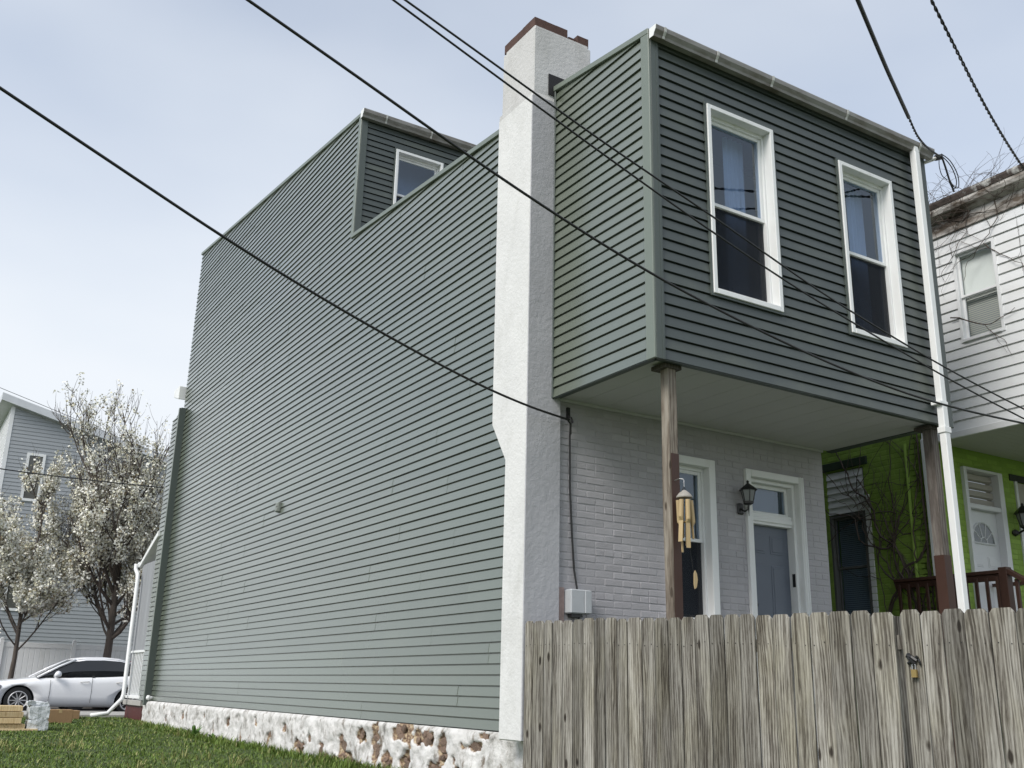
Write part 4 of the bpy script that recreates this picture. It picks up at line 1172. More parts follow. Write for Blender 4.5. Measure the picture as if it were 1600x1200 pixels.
for (a, b2) in ((dl0+.07, fcx-.05), (fcx+.05, dl1-.07)):
    for (q0, q1) in ((1.98, 2.12), (1.1, 1.9)):
        MB().box(a, b2, 1.594, 1.601, q0, q1).box(a+.02, b2-.02, 1.588, 1.594, q0+.02, q1-.02).build('door_panel', M_DOORWHITE, nleaf, bevel=.005)
# second opening at far right with dark lintel and shade
MB().box(nwin2[0]-.1, nwin2[1]+.1, 1.535, 1.56, nwin2[3]+.0, nwin2[3]+.09).build('lintel', pm('dark_lintel2', (.015, .02, .012), rough=.7), Nh)
MB().box(nwin2[0], nwin2[1], 1.58, 1.60, nwin2[2], nwin2[3]).build('window_shade', M_TRANSOM, Nh)
MB().box(nwin2[0], nwin2[0]+.05, 1.53, 1.58, nwin2[2], nwin2[3]).build('window_frame', M_DOORWHITE, Nh)
# neighbour lantern
lx2, ly2, lz2 = 7.30, 1.40, 2.53
lb = thing('wall_lantern', (lx2, 1.55, lz2), 'black lantern on the green wall right of the white fanlight door', 'lantern')
MB().lathe([(.02, 0), (.05, .015), (.085, .17), (.09, .175)], (lx2, ly2, lz2), 6).build('lantern_glass', M_LAMPGLASS, lb)
MB().lathe([(.12, .172), (.10, .20), (.05, .25), (.014, .285), (.018, .30), (0, .32)], (lx2, ly2, lz2), 6).build('lantern_roof', M_BLACKMETAL, lb)
cg = MB()
for k in range(6):
    an = math.pi/3*k
    cg.tube([(lx2+.05*math.cos(an), ly2+.05*math.sin(an), lz2+.012), (lx2+.088*math.cos(an), ly2+.088*math.sin(an), lz2+.175)], .007, 5)
cg.lathe([(.03, -.02), (.055, 0), (.055, .02), (.045, .024)], (lx2, ly2, lz2), 6).tube([(lx2, ly2, lz2), (lx2, ly2, lz2-.19)], .02, 7, .004)
cg.tube([(lx2, ly2, lz2-.03), (lx2, 1.50, lz2-.07), (lx2-.04, 1.545, lz2-.05)], .014, 6).lathe([(0, -.05), (.05, -.02), (.05, .02), (0, .05)], (lx2-.02, 1.53, lz2-.06), 8)
cg.build('lantern_cage', M_BLACKMETAL, lb)
# deck with brown railing
DX = NX - .12
dk = MB().box(NX+.0, 8.6, .05, 1.54, .50, .60).build('deck', M_BROWNPAINT, Nh)
ra = MB().box(DX-.045, DX+.045, .62, 2.05, 1.735, 1.775).build('deck_railing', M_BROWNPAINT, Nh, bevel=.004)
boxo('top_rail', DX-.02, DX+.02, .62, 2.05, 1.66, 1.733, M_BROWNPAINT, ra, bevel=.004)
boxo('bottom_rail', DX-.02, DX+.02, .62, 2.05, .62, .68, M_BROWNPAINT, ra, bevel=.004)
for k in range(11):
    y = .66 + k*.13
    boxo('baluster', DX-.045, DX-.021, y, y+.04, .55, 1.70, M_BROWNPAINT, ra, bevel=.003)
boxo('newel_post', DX-.05, DX+.05, .55, .65, -.4, 1.80, M_BROWNPAINT, ra, bevel=.004)
def stairrail(x):
    p = [(.58, 1.80), (-.9, .88), (-.9, .83), (.58, 1.74)]
    s = MB().prism(p, 'x', x-.045, x+.045).build('stair_railing', M_BROWNPAINT, Nh, bevel=.004)
    for k in range(9):
        y = .47 - k*.155; zt = 1.77 - (.58-y)*.622
        boxo('baluster', x-.018, x+.018, y-.02, y+.02, zt-1.0, zt-.04, M_BROWNPAINT, s, bevel=.003)
stairrail(DX); stairrail(DX+1.25)
MB().box(DX+1.2, DX+1.3, .55, 1.55, 1.735, 1.775).build('deck_railing', M_BROWNPAINT, Nh)
stp = MB()
for k in range(6): stp.box(DX, DX+1.25, .3-k*.26, .56-k*.26, .40-k*.19, .44-k*.19)
stp.build('stair_treads', M_BROWNPAINT, Nh)

# vines
def vine(name, starts, steps, plane, label, seed, r0=.012, spread=.09, nbr=2, umin=-.04):
    rg = random.Random(seed); mb = MB()
    M_V = M_VINE
    def grow(p, d, n, r, lev):
        pts = [p]
        for i in range(n):
            d = (d + Vector((rg.gauss(0, .28), rg.gauss(0, .28), 0)) + Vector((0, .10 if umin > 1 else 0, 0))).normalized()
            p = p + d*spread*rg.uniform(.6, 1.3)
            pts.append(p)
            if lev < 2 and rg.random() < .22*nbr: grow(p, (d + Vector((rg.gauss(0, .9), rg.gauss(0, .9), 0))).normalized(), int(n*.55)+2, r*.55, lev+1)
        mb.tube([plane(max(q.x, umin), q.y, rg.uniform(.0, .035)) for q in pts], r, 4, r*.45, cap=False)
    for (u, z, du, dz, n, r) in starts: grow(Vector((u, z, 0)), Vector((du, dz, 0)).normalized(), n, r, 0)
    o = mb.build(name, M_V, fix=False)
    return tag(o, label, 'vine')
M_VINE = pm('bare_vine', (.075, .055, .045), rough=.85, var=.3, scale=8)
sideplane = lambda u, z, o_: Vector((NX - .03 - o_, u, z))
vine('climbing_vine', [(2.38, .9, .0, 1, 30, .020), (2.50, 1.0, .05, 1, 22, .016), (1.95, .8, .05, 1, 26, .022), (1.75, 1.0, -.1, 1, 20, .012), (2.6, 2.9, .3, .6, 10, .008), (2.2, 2.2, -.6, .7, 12, .01), (2.0, 2.6, .6, .3, 12, .008), (2.4, 1.3, -1, .5, 9, .012)],
     0, sideplane, 'bare brown vine climbing the green brick wall beside the dark window', 61, spread=.105, nbr=.8, umin=1.60)
vine('climbing_vine', [(1.25, 6.2, -.1, -1, 16, .010), (.9, 6.25, -.2, -1, 12, .007), (.55, 6.3, .1, -1, 14, .007), (.2, 6.2, -.3, -1, 14, .007), (.95, 4.9, -.5, -.4, 10, .009), (1.1, 4.9, .1, -1, 12, .007), (.4, 5.7, -.3, -1, 9, .006)],
     0, sideplane, 'thin bare vine straggling over the white siding and its window', 62, spread=.085, nbr=1.0, r0=.008)
def tangle(seed):
    rg = random.Random(seed); mb = MB()
    for k in range(260):
        y = rg.uniform(-.3, 1.9) if k % 3 else rg.uniform(.5, 1.6); z = rg.uniform(6.12, 6.45)
        p = Vector((NX - .15 + rg.uniform(-.08, .12), y, z)); d = Vector((rg.gauss(0, .5), rg.gauss(0, 1), rg.gauss(.35, .7))).normalized()
        pts = [p]; w = Vector((rg.gauss(0, .2), rg.gauss(0, .25), rg.uniform(-.22, -.02)))
        for i in range(rg.randint(5, 11)):
            d = (d + w*.6 + Vector((rg.gauss(0, .12), rg.gauss(0, .12), rg.gauss(0, .12)))).normalized(); p = p + d*.075
            pts.append(p)
        mb.tube(pts, rg.uniform(.0016, .0042), 4, .0012, cap=False)
    return tag(mb.build('vine_tangle', M_VINE, fix=False), 'tangle of dry vine stems along the roof edge of the white house', 'vine')
tangle(8)

# ================================================================== OVERHEAD WIRES
WIRES = {
'W1': [(-10.625, -1.713, 5.18), (-5.043, -0.026, 3.767), (-4.229, 0.22, 3.561), (-3.557, 0.431, 3.347), (-2.687, 0.684, 3.174), (-1.801, 0.936, 3.022), (-0.842, 1.209, 2.86), (-0.424, 1.317, 2.843), (0.15, 1.456, 2.843)],
'W2': [(-9.636, -1.424, 5.901), (-3.902, -1.11, 4.164), (-3.189, -1.071, 3.948), (-2.631, -1.034, 3.754), (-2.204, -1.01, 3.619), (-1.691, -0.988, 3.486), (-1.247, -0.965, 3.355), (-0.855, -0.951, 3.267), (-0.425, -0.939, 3.183), (0.123, -0.925, 3.078), (0.859, -0.912, 2.963), (1.706, -0.906, 2.861), (2.364, -0.91, 2.823), (3.065, -0.927, 2.828), (3.625, -0.943, 2.841), (6.623, -1.029, 2.911)],
'W3': [(-8.747, -1.498, 6.07), (-2.961, -1.196, 4.512), (-2.348, -1.164, 4.347), (-1.792, -1.133, 4.189), (-1.351, -1.109, 4.065), (-0.892, -1.088, 3.954), (-0.148, -1.059, 3.793), (0.394, -1.027, 3.63), (0.81, -1.004, 3.514), (1.239, -0.991, 3.432), (1.81, -0.968, 3.305), (2.522, -0.946, 3.176), (3.108, -0.93, 3.076), (3.697, -0.919, 2.994), (6.668, -0.864, 2.58)],
'W4': [(-8.773, -1.461, 6.22), (-3.03, -1.154, 4.51), (-2.318, -1.116, 4.298), (-1.772, -1.088, 4.14), (-1.253, -1.061, 3.987), (-0.604, -1.03, 3.809), (-0.103, -1.004, 3.661), (0.45, -0.986, 3.544), (0.842, -0.969, 3.439), (1.27, -0.956, 3.354), (2.012, -0.936, 3.21), (2.564, -0.919, 3.093), (3.128, -0.907, 2.994), (3.712, -0.898, 2.908), (6.68, -0.852, 2.471)],
'W5': [(-4.967, -4.839, 4.998), (0.328, -2.043, 5.373), (1.148, -1.61, 5.431), (1.701, -1.323, 5.498), (2.269, -1.027, 5.566)],
'W5b': [(2.269, -1.027, 5.566), (2.676, -0.816, 5.618), (3.175, -0.571, 5.773), (3.834, -0.256, 6.039), (4.12, -.10, 6.20)],
'W6': [(-3.967, -4.097, 5.92), (1.586, -1.829, 6.053), (2.088, -1.624, 6.065), (2.526, -1.445, 6.075), (3.257, -1.147, 6.091), (4.085, -0.815, 6.143), (5.372, -0.315, 6.319)],
'W7': [(-8.448, 27.334, 10.35), (-3.008, 29.737, 9.559), (-1.523, 30.393, 9.343), (0.09, 31.121, 9.024), (3.142, 32.477, 8.529)],
'W8': [(-8.579, 20.229, 5.33), (-3.09, 22.639, 5.574), (-2.122, 23.064, 5.617), (-0.919, 23.586, 5.714), (1.476, 24.618, 5.948)],
}
def smooth_pts(pts, k=4):
    P = [Vector(p) for p in pts]; out_ = []
    for i in range(len(P)-1):
        p0, p1, p2, p3 = P[max(i-1, 0)], P[i], P[i+1], P[min(i+2, len(P)-1)]
        for j in range(k):
            t = j/k
            out_.append(.5*((2*p1) + (p2-p0)*t + (2*p0-5*p1+4*p2-p3)*t*t + (3*p1-p0-3*p2+p3)*t**3))
    out_.append(P[-1]); return out_
def fair(pts, it=3):
    P = [Vector(p) for p in pts]
    for _ in range(it):
        P = [P[0]] + [(P[i-1] + P[i]*2 + P[i+1])/4 for i in range(1, len(P)-1)] + [P[-1]]
    return P
def wire(key, r, label, twist=0, fairit=2):
    pts = smooth_pts(fair(WIRES[key], fairit), 6)
    mb = MB()
    if twist:
        for ph in (0, math.pi):
            q = []; L = 0
            pp = []
            for i in range(len(pts)-1):
                for j in range(6): pp.append(pts[i].lerp(pts[i+1], j/6))
            for i, p in enumerate(pp):
                if i: L += (p - pp[i-1]).length
                an = L*2*math.pi/twist + ph
                q.append(p + Vector((0, math.cos(an), math.sin(an)))*r*.9)
            mb.tube(q, r*.8, 5)
    else: mb.tube(pts, r, 6)
    return tag(mb.build('overhead_wire', M_BLACK, fix=False, smooth=True), label, 'wire', 'overhead wires')
wire('W1', .0105, 'black overhead wire ending at the hook on the brick wall right of the chimney')
wire('W2', .0095, 'thick black overhead wire sagging across the chimney and the lower right siding')
wire('W3', .0075, 'upper of the two parallel thin wires crossing the chimney and overhang windows')
wire('W4', .0075, 'lower of the two parallel thin wires crossing the chimney and overhang windows')
o = wire('W5', .017, 'thick service wire dropping from the top edge to the bracket at the gutter corner', fairit=1)
wire('W5b', .008, 'twisted thin end of the service wire at the gutter corner bracket', twist=.16, fairit=0)
wire('W6', .010, 'twisted black wire at the top right running to the white house roof', twist=.22, fairit=1)
wire('W7', .009, 'faint thin wire above the roof of the grey house at far left')
wire('W8', .016, 'thin dark wire crossing in front of the blossom tree')
bk = thing('service_bracket', (3.92, -.03, 6.15), 'galvanised bracket with looped black wires at the right end of the gutter', 'bracket')
MB().tube([(3.93, .02, 6.10), (4.14, -.06, 6.21)], .022, 8).build('arm', M_STEEL_PAINT, bk)
MB().tube([(4.09, -.055, 6.185), (4.16, -.07, 6.215)], .034, 8).build('insulator', M_BLACKMETAL, bk)
lo = MB()
lo.tube(smooth_pts([(4.13, -.10, 6.21), (4.18, -.1, 6.08), (4.23, -.1, 5.92), (4.27, -.1, 5.84), (4.285, -.1, 5.80)]), .012, 6)
lo.tube(smooth_pts([(4.15, -.09, 6.24), (4.30, -.09, 6.20), (4.41, -.09, 6.06), (4.40, -.09, 5.90), (4.31, -.09, 5.88), (4.24, -.09, 5.96)]), .006, 5)
lo.tube(smooth_pts([(4.15, -.08, 6.23), (4.27, -.08, 6.18), (4.35, -.08, 6.10), (4.39, -.08, 5.97), (4.33, -.08, 5.86), (4.25, -.08, 5.92)]), .006, 5)
lo.tube(smooth_pts([(4.12, -.08, 6.19), (4.10, -.08, 6.08), (4.13, -.08, 5.97), (4.22, -.08, 5.94)]), .005, 5)
lo.build('looped_wires', M_BLACK, bk, fix=False)

# ================================================================== FAR LEFT: STREET SIDE
# white vinyl fence
vf = thing('vinyl_fence', (-4, 31.0, -.36), 'white vinyl privacy fence across the street behind the white car', 'fence')
for k in range(9):
    xa = -8.15 + k*2.19
    MB().box(xa-.065, xa+.065, 30.93, 31.06, -.4, 1.60).prism([(xa-.075, 1.60), (xa+.075, 1.60), (xa+.01, 1.66), (xa-.01, 1.66)], 'y', 30.92, 31.07).build('fence_post', M_VINYLWHITE, vf, bevel=.006)
    MB().box(xa+.065, xa+2.125, 30.97, 31.02, 1.36, 1.52).build('rail', M_VINYLWHITE, vf, bevel=.006)
    MB().box(xa+.065, xa+2.125, 30.97, 31.02, -.34, -.20).build('rail', M_VINYLWHITE, vf, bevel=.006)
    for q in range(13):
        x = xa + .07 + q*.158
        MB().box(x+.004, x+.154, 30.985, 31.010, -.20, 1.36).build('fence_board', M_VINYLWHITE, vf, bevel=.008)

# grey house across the street
M_GREYSIDE = pm('grey_blue_siding', (.325, .345, .365), rough=.55, var=.04, rand=3, randval=.03)
gh = thing('grey_house', (3, 42, -.34), 'grey blue sided house with sloping roof behind the blossom tree', 'house')
gx0, gx1, gy = -1.95, 12.5, 38.0
ztop = lambda x: 11.0 - (x - gx0)*.255
gw = MB().prism([(gx0, -.4), (gx1, -.4), (gx1, ztop(gx1)), (gx0, ztop(gx0))], 'y', gy+.02, gy+11).build('wall', M_VINYLWHITE, gh)
siding(gw, M_GREYSIDE, (0, gy, 0), (1, 0, 0), (0, -1, 0), gx0+.10, gx1, -.3, 11.1, .152, clip=[(Vector((gx0, gy, 10.97)), Vector((.255, 0, 1)))], double=False, plen=30, lip=.022, seed=71, gd=0)
MB().box(gx0-.03, gx0+.12, gy-.03, gy+.02, -.3, 10.95).build('corner_trim', M_VINYLWHITE, gh)
pts = [(gx0-.45, ztop(gx0-.45)), (gx1+.3, ztop(gx1+.3)), (gx1+.3, ztop(gx1+.3)+.30), (gx0-.45, ztop(gx0-.45)+.30)]
MB().prism(pts, 'y', gy-.32, gy+11.3).build('roof', pm('pale_fascia', (.58, .60, .63), rough=.5), gh)
siding(gw, M_VINYLWHITE, (gx0, gy, 0), (0, 1, 0), (-1, 0, 0), .0, 11, -.3, 10.9, .152, double=False, plen=30, lip=.02, seed=72, gd=0)
for (xa, xb, za, zb) in ((-1.12, -.42, 7.2, 9.15), (2.05, 2.85, 6.2, 8.2), (-1.12, -.42, 2.9, 4.8), (5.0, 5.9, 6.2, 8.2)):
    f = MB().box(xa, xa+.1, gy-.06, gy+.02, za, zb).box(xb-.1, xb, gy-.06, gy+.02, za, zb).box(xa+.1, xb-.1, gy-.06, gy+.02, zb-.1, zb).box(xa+.1, xb-.1, gy-.06, gy+.02, za, za+.1).box(xa+.1, xb-.1, gy-.05, gy-.0, (za+zb)/2-.03, (za+zb)/2+.03).build('window', M_WHITE, gh)
    MB().box(xa+.1, xb-.1, gy-.035, gy-.028, za+.1, zb-.1).build('pane', pm('far_glass', (.10, .10, .09), rough=.15), f)
for (ya_, yb2, za, zb) in ((gy+1.2, gy+2.2, 5.8, 7.7), (gy+1.2, gy+2.2, 2.4, 4.3)):
    f = MB().box(gx0-.06, gx0-.02, ya_, yb2, za, zb).build('window', M_WHITE, gh)
    MB().box(gx0-.075, gx0-.062, ya_+.1, yb2-.1, za+.1, zb-.1).build('pane', M_CARGLASS, f)

# blossom trees
M_BARK = pm('dark_bark', (.085, .070, .060), rough=.95, var=.35, scale=10, stretch=(1,1,.3), bscale=30, bstr=.6, bdist=.03)
def blossom_mat(name, c1, c2):
    m, t, b = new_mat(name)
    n = noise(t, vec(t), 3.5, 3); c = mixc(t, n, c1, c2)
    t.links.new(c, b.inputs['Base Color']); b.inputs['Roughness'].default_value = .8
    b.inputs['Specular IOR Level'].default_value = .1
    return m
M_BLOS = [blossom_mat('blossom_white', (.74, .73, .66), (.86, .855, .81)), blossom_mat('blossom_cream', (.60, .585, .44), (.76, .74, .60)), blossom_mat('bud_brown', (.20, .16, .10), (.34, .28, .18))]
def pear_tree(base, height, spread, trunk_r, forkz, seed, label, dens, levels=4, nmain=8):
    rg = random.Random(seed); nr = np.random.default_rng(seed)
    root = thing('blossom_tree', base, label, 'tree')
    wood_ = MB(); tips = []
    B = Vector(base)
    tp = [B + Vector((0, 0, -.15)), B + Vector((.02, 0, forkz*.5)), B + Vector((.05, .02, forkz)), B + Vector((.02, .05, forkz + (height-forkz)*.45))]
    wood_.tube(tp, trunk_r, 9, trunk_r*.55)
    wood_.tube([B + Vector((0, 0, -.15)), B + Vector((0, 0, .3))], trunk_r*1.35, 9, trunk_r)
    def grow(p, d, L, r, lev):
        n = 5 if lev < 2 else 4
        pts = [p]; q = p; dd = d.copy()
        for i in range(n):
            dd = (dd + Vector((rg.gauss(0, .09), rg.gauss(0, .09), .20 + rg.gauss(0, .06)))).normalized()
            q = q + dd*L/n; pts.append(q)
        wood_.tube(pts, max(r, .006), 6 if lev < 2 else (4 if lev < 3 else 3), r*.42, cap=False)
        if lev >= 2:
            for pt in pts[1:]: tips.append((pt, lev))
        if lev < levels:
            nb2 = (7, 8, 6, 4)[min(lev, 3)]
            for k in range(nb2):
                f = rg.uniform(.22, 1.0); i = min(int(f*n), n-1)
                pp = pts[i].lerp(pts[i+1], f*n-i)
                ax = (pts[i+1]-pts[i]).normalized()
                side = ax.orthogonal().normalized(); side.rotate(Matrix.Rotation(rg.uniform(0, 6.28), 3, ax))
                nd_ = (ax*rg.uniform(.75, 1.2) + side*rg.uniform(.45, .95)).normalized()
                grow(pp, nd_, L*rg.uniform(.38, .62), r*.50, lev+1)
    for k in range(nmain):
        an = 2*math.pi*k/nmain + rg.uniform(-.3, .3)
        el = rg.uniform(.25, .9) if k % 2 else rg.uniform(.8, 1.8)
        f = rg.uniform(.0, 1)
        p = tp[2].lerp(tp[3], f*.75)
        d = Vector((math.cos(an), math.sin(an), el)).normalized()
        L = min((height-forkz)*.75, spread/max(.35, math.sqrt(1-d.z**2)))*rg.uniform(.75, 1.05)
        grow(p, d, L, trunk_r*rg.uniform(.24, .40), 1)
    grow(tp[3], Vector((.02, 0, 1)), (height-tp[3].z+B.z)*.80, trunk_r*.5, 1)
    wood_.build('trunk', M_BARK, root, fix=False, smooth=True)
    zz = np.array([t_[0][:] for t_ in tips]); V = []; mi = []
    n_ = len(tips)
    zrel = (zz[:, 2]-B.z-forkz)/(height-forkz)
    keep = nr.random(n_) < dens*np.clip(1.25 - .75*zrel, .35, 1.0)
    # clumpy: drop whole neighbourhoods
    cl = np.array([mnoise.noise(Vector(p)*1.1) for p in zz]); keep &= (cl + nr.normal(0, .22, n_)) > -.12
    cs = zz[keep]
    for c in cs:
        for k in range(nr.integers(5, 12)):
            p = c + nr.normal(0, .058, 3); s = nr.uniform(.016, .038)
            a = nr.normal(0, 1, 3); a /= np.linalg.norm(a); b_ = np.cross(a, nr.normal(0, 1, 3)); b_ /= np.linalg.norm(b_)
            V += [p - a*s - b_*s*.7, p + a*s*.9 - b_*s, p + a*s + b_*s*.8, p - a*s*.8 + b_*s]
            mi.append(nr.choice(3, p=[.62, .30, .08]))
    V = np.array(V); nq = len(mi)
    me = bpy.data.meshes.new('crown')
    me.vertices.add(len(V)); me.vertices.foreach_set('co', V.ravel())
    me.loops.add(nq*4); me.loops.foreach_set('vertex_index', np.arange(nq*4, dtype=np.int32))
    me.polygons.add(nq); me.polygons.foreach_set('loop_start', (np.arange(nq)*4).astype(np.int32))
    for m in M_BLOS: me.materials.append(m)
    me.polygons.foreach_set('material_index', np.array(mi, dtype=np.int32)); me.update(calc_edges=True); me.validate()
    link(bpy.data.objects.new('crown', me), root)
    return root
pear_tree((1.30, 29.0, -.40), 8.2, 2.8, .17, 1.9, 15, 'white blossoming pear tree with dark trunk behind the parked car', .85, nmain=16)
pear_tree((-1.35, 29.4, -.40), 6.9, 2.0, .10, 1.4, 27, 'smaller white blossoming tree at the left edge of the view', .85, levels=4, nmain=9)

# ---------------- cars
def make_car(name, label, cat, paint, loc, grp):
    """sedan, nose towards -x; local origin at ground under the nose"""
    root = thing(name, loc, label, cat, grp)
    Lx, Ly, Lz = loc
    T = lambda p: (Lx + p[0], Ly + p[1], Lz + p[2])
    hw = .90
    # body stations: x, half width, sill z, belt z, hood/deck top z
    S = [(0.02, .52, .30, .52, .56), (.10, .70, .22, .60, .66), (.32, .82, .19, .68, .76), (.70, .88, .18, .74, .83), (1.10, .895, .18, .79, .88), (1.50, .90, .18, .83, .93),
         (2.2, .905, .18, .88, .94), (3.0, .905, .18, .92, .96), (3.6, .90, .18, .955, 1.0), (4.05, .88, .20, .97, 1.02), (4.40, .83, .25, .95, 1.01), (4.58, .74, .32, .90, .97), (4.66, .60, .42, .82, .88)]
    vs = []; fs = []; prof_n = 0
    for (x, w, zs, zb, zt) in S:
        half = [(w*.86, zs), (w*.97, zs+.10), (w, zs+.26), (w*.992, zb-.14), (w*.965, zb-.02), (w*.90, zb+(zt-zb)*.55), (w*.62, zt-.008), (w*.25, zt+.006)]
        ring = [(-a, z) for a, z in half] + [(a, z) for a, z in half[::-1]]
        prof_n = len(ring)
        vs += [T((x, a, z)) for a, z in ring]
    for i in range(len(S)-1):
        for k in range(prof_n):
            k2 = (k+1) % prof_n; fs.append((i*prof_n+k, i*prof_n+k2, (i+1)*prof_n+k2, (i+1)*prof_n+k))
    fs += [tuple(range(prof_n))[::-1], tuple((len(S)-1)*prof_n+k for k in range(prof_n))]
    body = MB().add(vs, fs).build('body', paint, root, smooth=True)
    wx = (.92, 3.61)
    for x in wx:
        c_ = MB().tube([T((x, -1.2, .325)), T((x, 1.2, .325))], .375, 28).build('cut', paint)
        md = body.modifiers.new('b', 'BOOLEAN'); md.object = c_; md.operation = 'DIFFERENCE'; md.solver = 'EXACT'
    dg = bpy.context.evaluated_depsgraph_get(); dg.update()
    me = bpy.data.meshes.new_from_object(body.evaluated_get(dg)); body.modifiers.clear(); body.data = me
    for o_ in [q for q in bpy.data.objects if q.name.startswith('cut')]: bpy.data.objects.remove(o_)
    # greenhouse (dark glass) and roof
    G = [(1.30, .80, .90, .80, .895), (1.75, .815, .92, .72, 1.16), (2.15, .82, .93, .655, 1.375), (2.45, .82, .935, .635, 1.425), (2.9, .82, .95, .63, 1.44), (3.3, .815, .965, .625, 1.415), (3.65, .80, .985, .62, 1.33), (4.0, .77, 1.0, .64, 1.17), (4.26, .72, 1.005, .66, 1.03)]
    vs = []; fs = []; m_ = 8
    for (x, wb, zb, wt, zt) in G:
        ring = [(-wb, zb-.05), (-wb-.012, zb+.3*(zt-zb)), (-wt-.02, zt-.07*(zt-zb)), (-wt*.72, zt), (wt*.72, zt), (wt+.02, zt-.07*(zt-zb)), (wb+.012, zb+.3*(zt-zb)), (wb, zb-.05)]
        vs += [T((x, a, z)) for a, z in ring]
    for i in range(len(G)-1):
        for k in range(m_):
            k2 = (k+1) % m_; fs.append((i*m_+k, i*m_+k2, (i+1)*m_+k2, (i+1)*m_+k))
    fs += [tuple(range(m_))[::-1], tuple((len(G)-1)*m_+k for k in range(m_))]
    MB().add(vs, fs).build('windows', M_CARGLASS, root, smooth=False)
    # roof skin and pillars, slightly proud
    rs_ = G[2:7]; vs = []; fs = []
    for (x, wb, zb, wt, zt) in rs_:
        ring = [(-wt-.055, zt-.115), (-wt-.032, zt-.04), (-wt*.72, zt+.014), (0, zt+.028), (wt*.72, zt+.014), (wt+.032, zt-.04), (wt+.055, zt-.115), (wt*.7, zt-.06), (-wt*.7, zt-.06)]
        vs += [T((x, a, z)) for a, z in ring]
    for i in range(len(rs_)-1):
        for k in range(9):
            k2 = (k+1) % 9; fs.append((i*9+k, i*9+k2, (i+1)*9+k2, (i+1)*9+k))
    fs += [tuple(range(9))[::-1], tuple((len(rs_)-1)*9+k for k in range(9))]
    MB().add(vs, fs).build('roof', paint, root, smooth=True)
    for s in (-1, 1):
        pl_ = MB()
        pl_.tube([T((1.30, s*.83, .90)), T((1.78, s*.765, 1.175)), T((2.18, s*.70, 1.365))], .030, 6)
        pl_.build('front_pillar', paint, root, smooth=True); pl_ = MB()
        pl_.tube([T((4.27, s*.76, 1.0)), T((4.02, s*.70, 1.16)), T((3.66, s*.675, 1.31))], .055, 6, .040)
        pl_.tube([T((3.58, s*.845, .96)), T((3.95, s*.825, 1.02)), T((4.2, s*.78, 1.02))], .035, 6)
        pl_.build('rear_pillar', paint, root, smooth=True)
    bp_ = MB()
    for s in (-1, 1): bp_.prism([(2.62, .92), (2.70, .92), (2.66, 1.36), (2.60, 1.36)], 'y', Ly + s*.84 - .006, Ly + s*.84 + .006)
    bp_.v = [(v[0]+Lx, v[1] + (-(v[2]-.92)*.42*(1 if v[1] > Ly else -1)), v[2]+Lz) for v in bp_.v]
    bp_.build('door_pillar', M_BLACK, root)
    for s in (-1, 1):
        for x in wx:
            wh = MB().tube([T((x, s*.86, .325)), T((x, s*.66, .325))], .325, 28).build('wheel', M_BLACK, root, bevel=.0)
            rim_ = MB()
            y0 = s*.872
            rim_.tube([T((x, s*.868, .325)), T((x, s*.85, .325))], .215, 24).build('rim_back', M_DARK, wh)
            sp = MB()
            for q in range(10):
                an = 2*math.pi*q/10
                sp.tube([T((x+.04*math.cos(an), y0, .325+.04*math.sin(an))), T((x+.205*math.cos(an), y0, .325+.205*math.sin(an)))], .020, 5, .014)
            sp.tube([T((x+.215*math.cos(a), y0, .325+.215*math.sin(a))) for a in [2*math.pi*i/24 for i in range(25)]], .020, 6)
            sp.tube([T((x, y0+s*.012, .325)), T((x, y0-s*.02, .325))], .05, 10)
            sp.build('rim', M_ALLOY, wh)
            MB().tube([T((x, s*.60, .325)), T((x, s*.62, .325))], .37, 24).build('wheel_well', M_DARK, root)
    dn = MB()
    for s in (-1, 1):
        yy = s*.905
        for x, za, zb in ((1.62, .30, .84), (2.63, .28, .90), (3.42, .62, .93)):
            dn.tube([T((x, yy, za)), T((x+.01, yy, (za+zb)/2)), T((x, yy*.985, zb))], .0045, 4)
    dn.build('door_seams', M_BLACK, root)
    hd = MB()
    for s in (-1, 1):
        for x in (2.34, 3.24): hd.tube([T((x, s*.905, .80)), T((x+.05, s*.935, .805)), T((x+.17, s*.935, .81)), T((x+.22, s*.905, .815))], .013, 6)
    hd.build('door_handles', M_STEEL_PAINT, root)
    for s in (-1, 1):
        MB().tube([T((1.72, s*.86, .93)), T((1.74, s*.93, .96)), T((1.77, s*1.02, .99))], .05, 8, .085).build('mirror', paint, root, smooth=True)
        MB().box(Lx+.10, Lx+.50, Ly+s*.80-.05, Ly+s*.80+.02, Lz+.60, Lz+.70).build('headlight', M_LAMPGLASS, root, bevel=.02)
        MB().box(Lx+4.40, Lx+4.62, Ly+s*.74-.07, Ly+s*.74+.05, Lz+.78, Lz+.90).build('tail_light', M_CARRED, root, bevel=.02)
    MB().tube([T((3.95, 0, 1.23)), T((4.0, 0, 1.34))], .03, 6, .012).build('antenna_fin', paint, root)
    return root
make_car('parked_car', 'white four door sedan parked at the kerb beyond the lawn', 'car', M_CARWHITE, (-2.68, 23.9, -.475), 'cars parked on the street')
make_car('parked_car', 'dark red car mostly hidden behind the white sedan', 'car', M_CARRED, (-.65, 27.9, -.475), 'cars parked on the street')

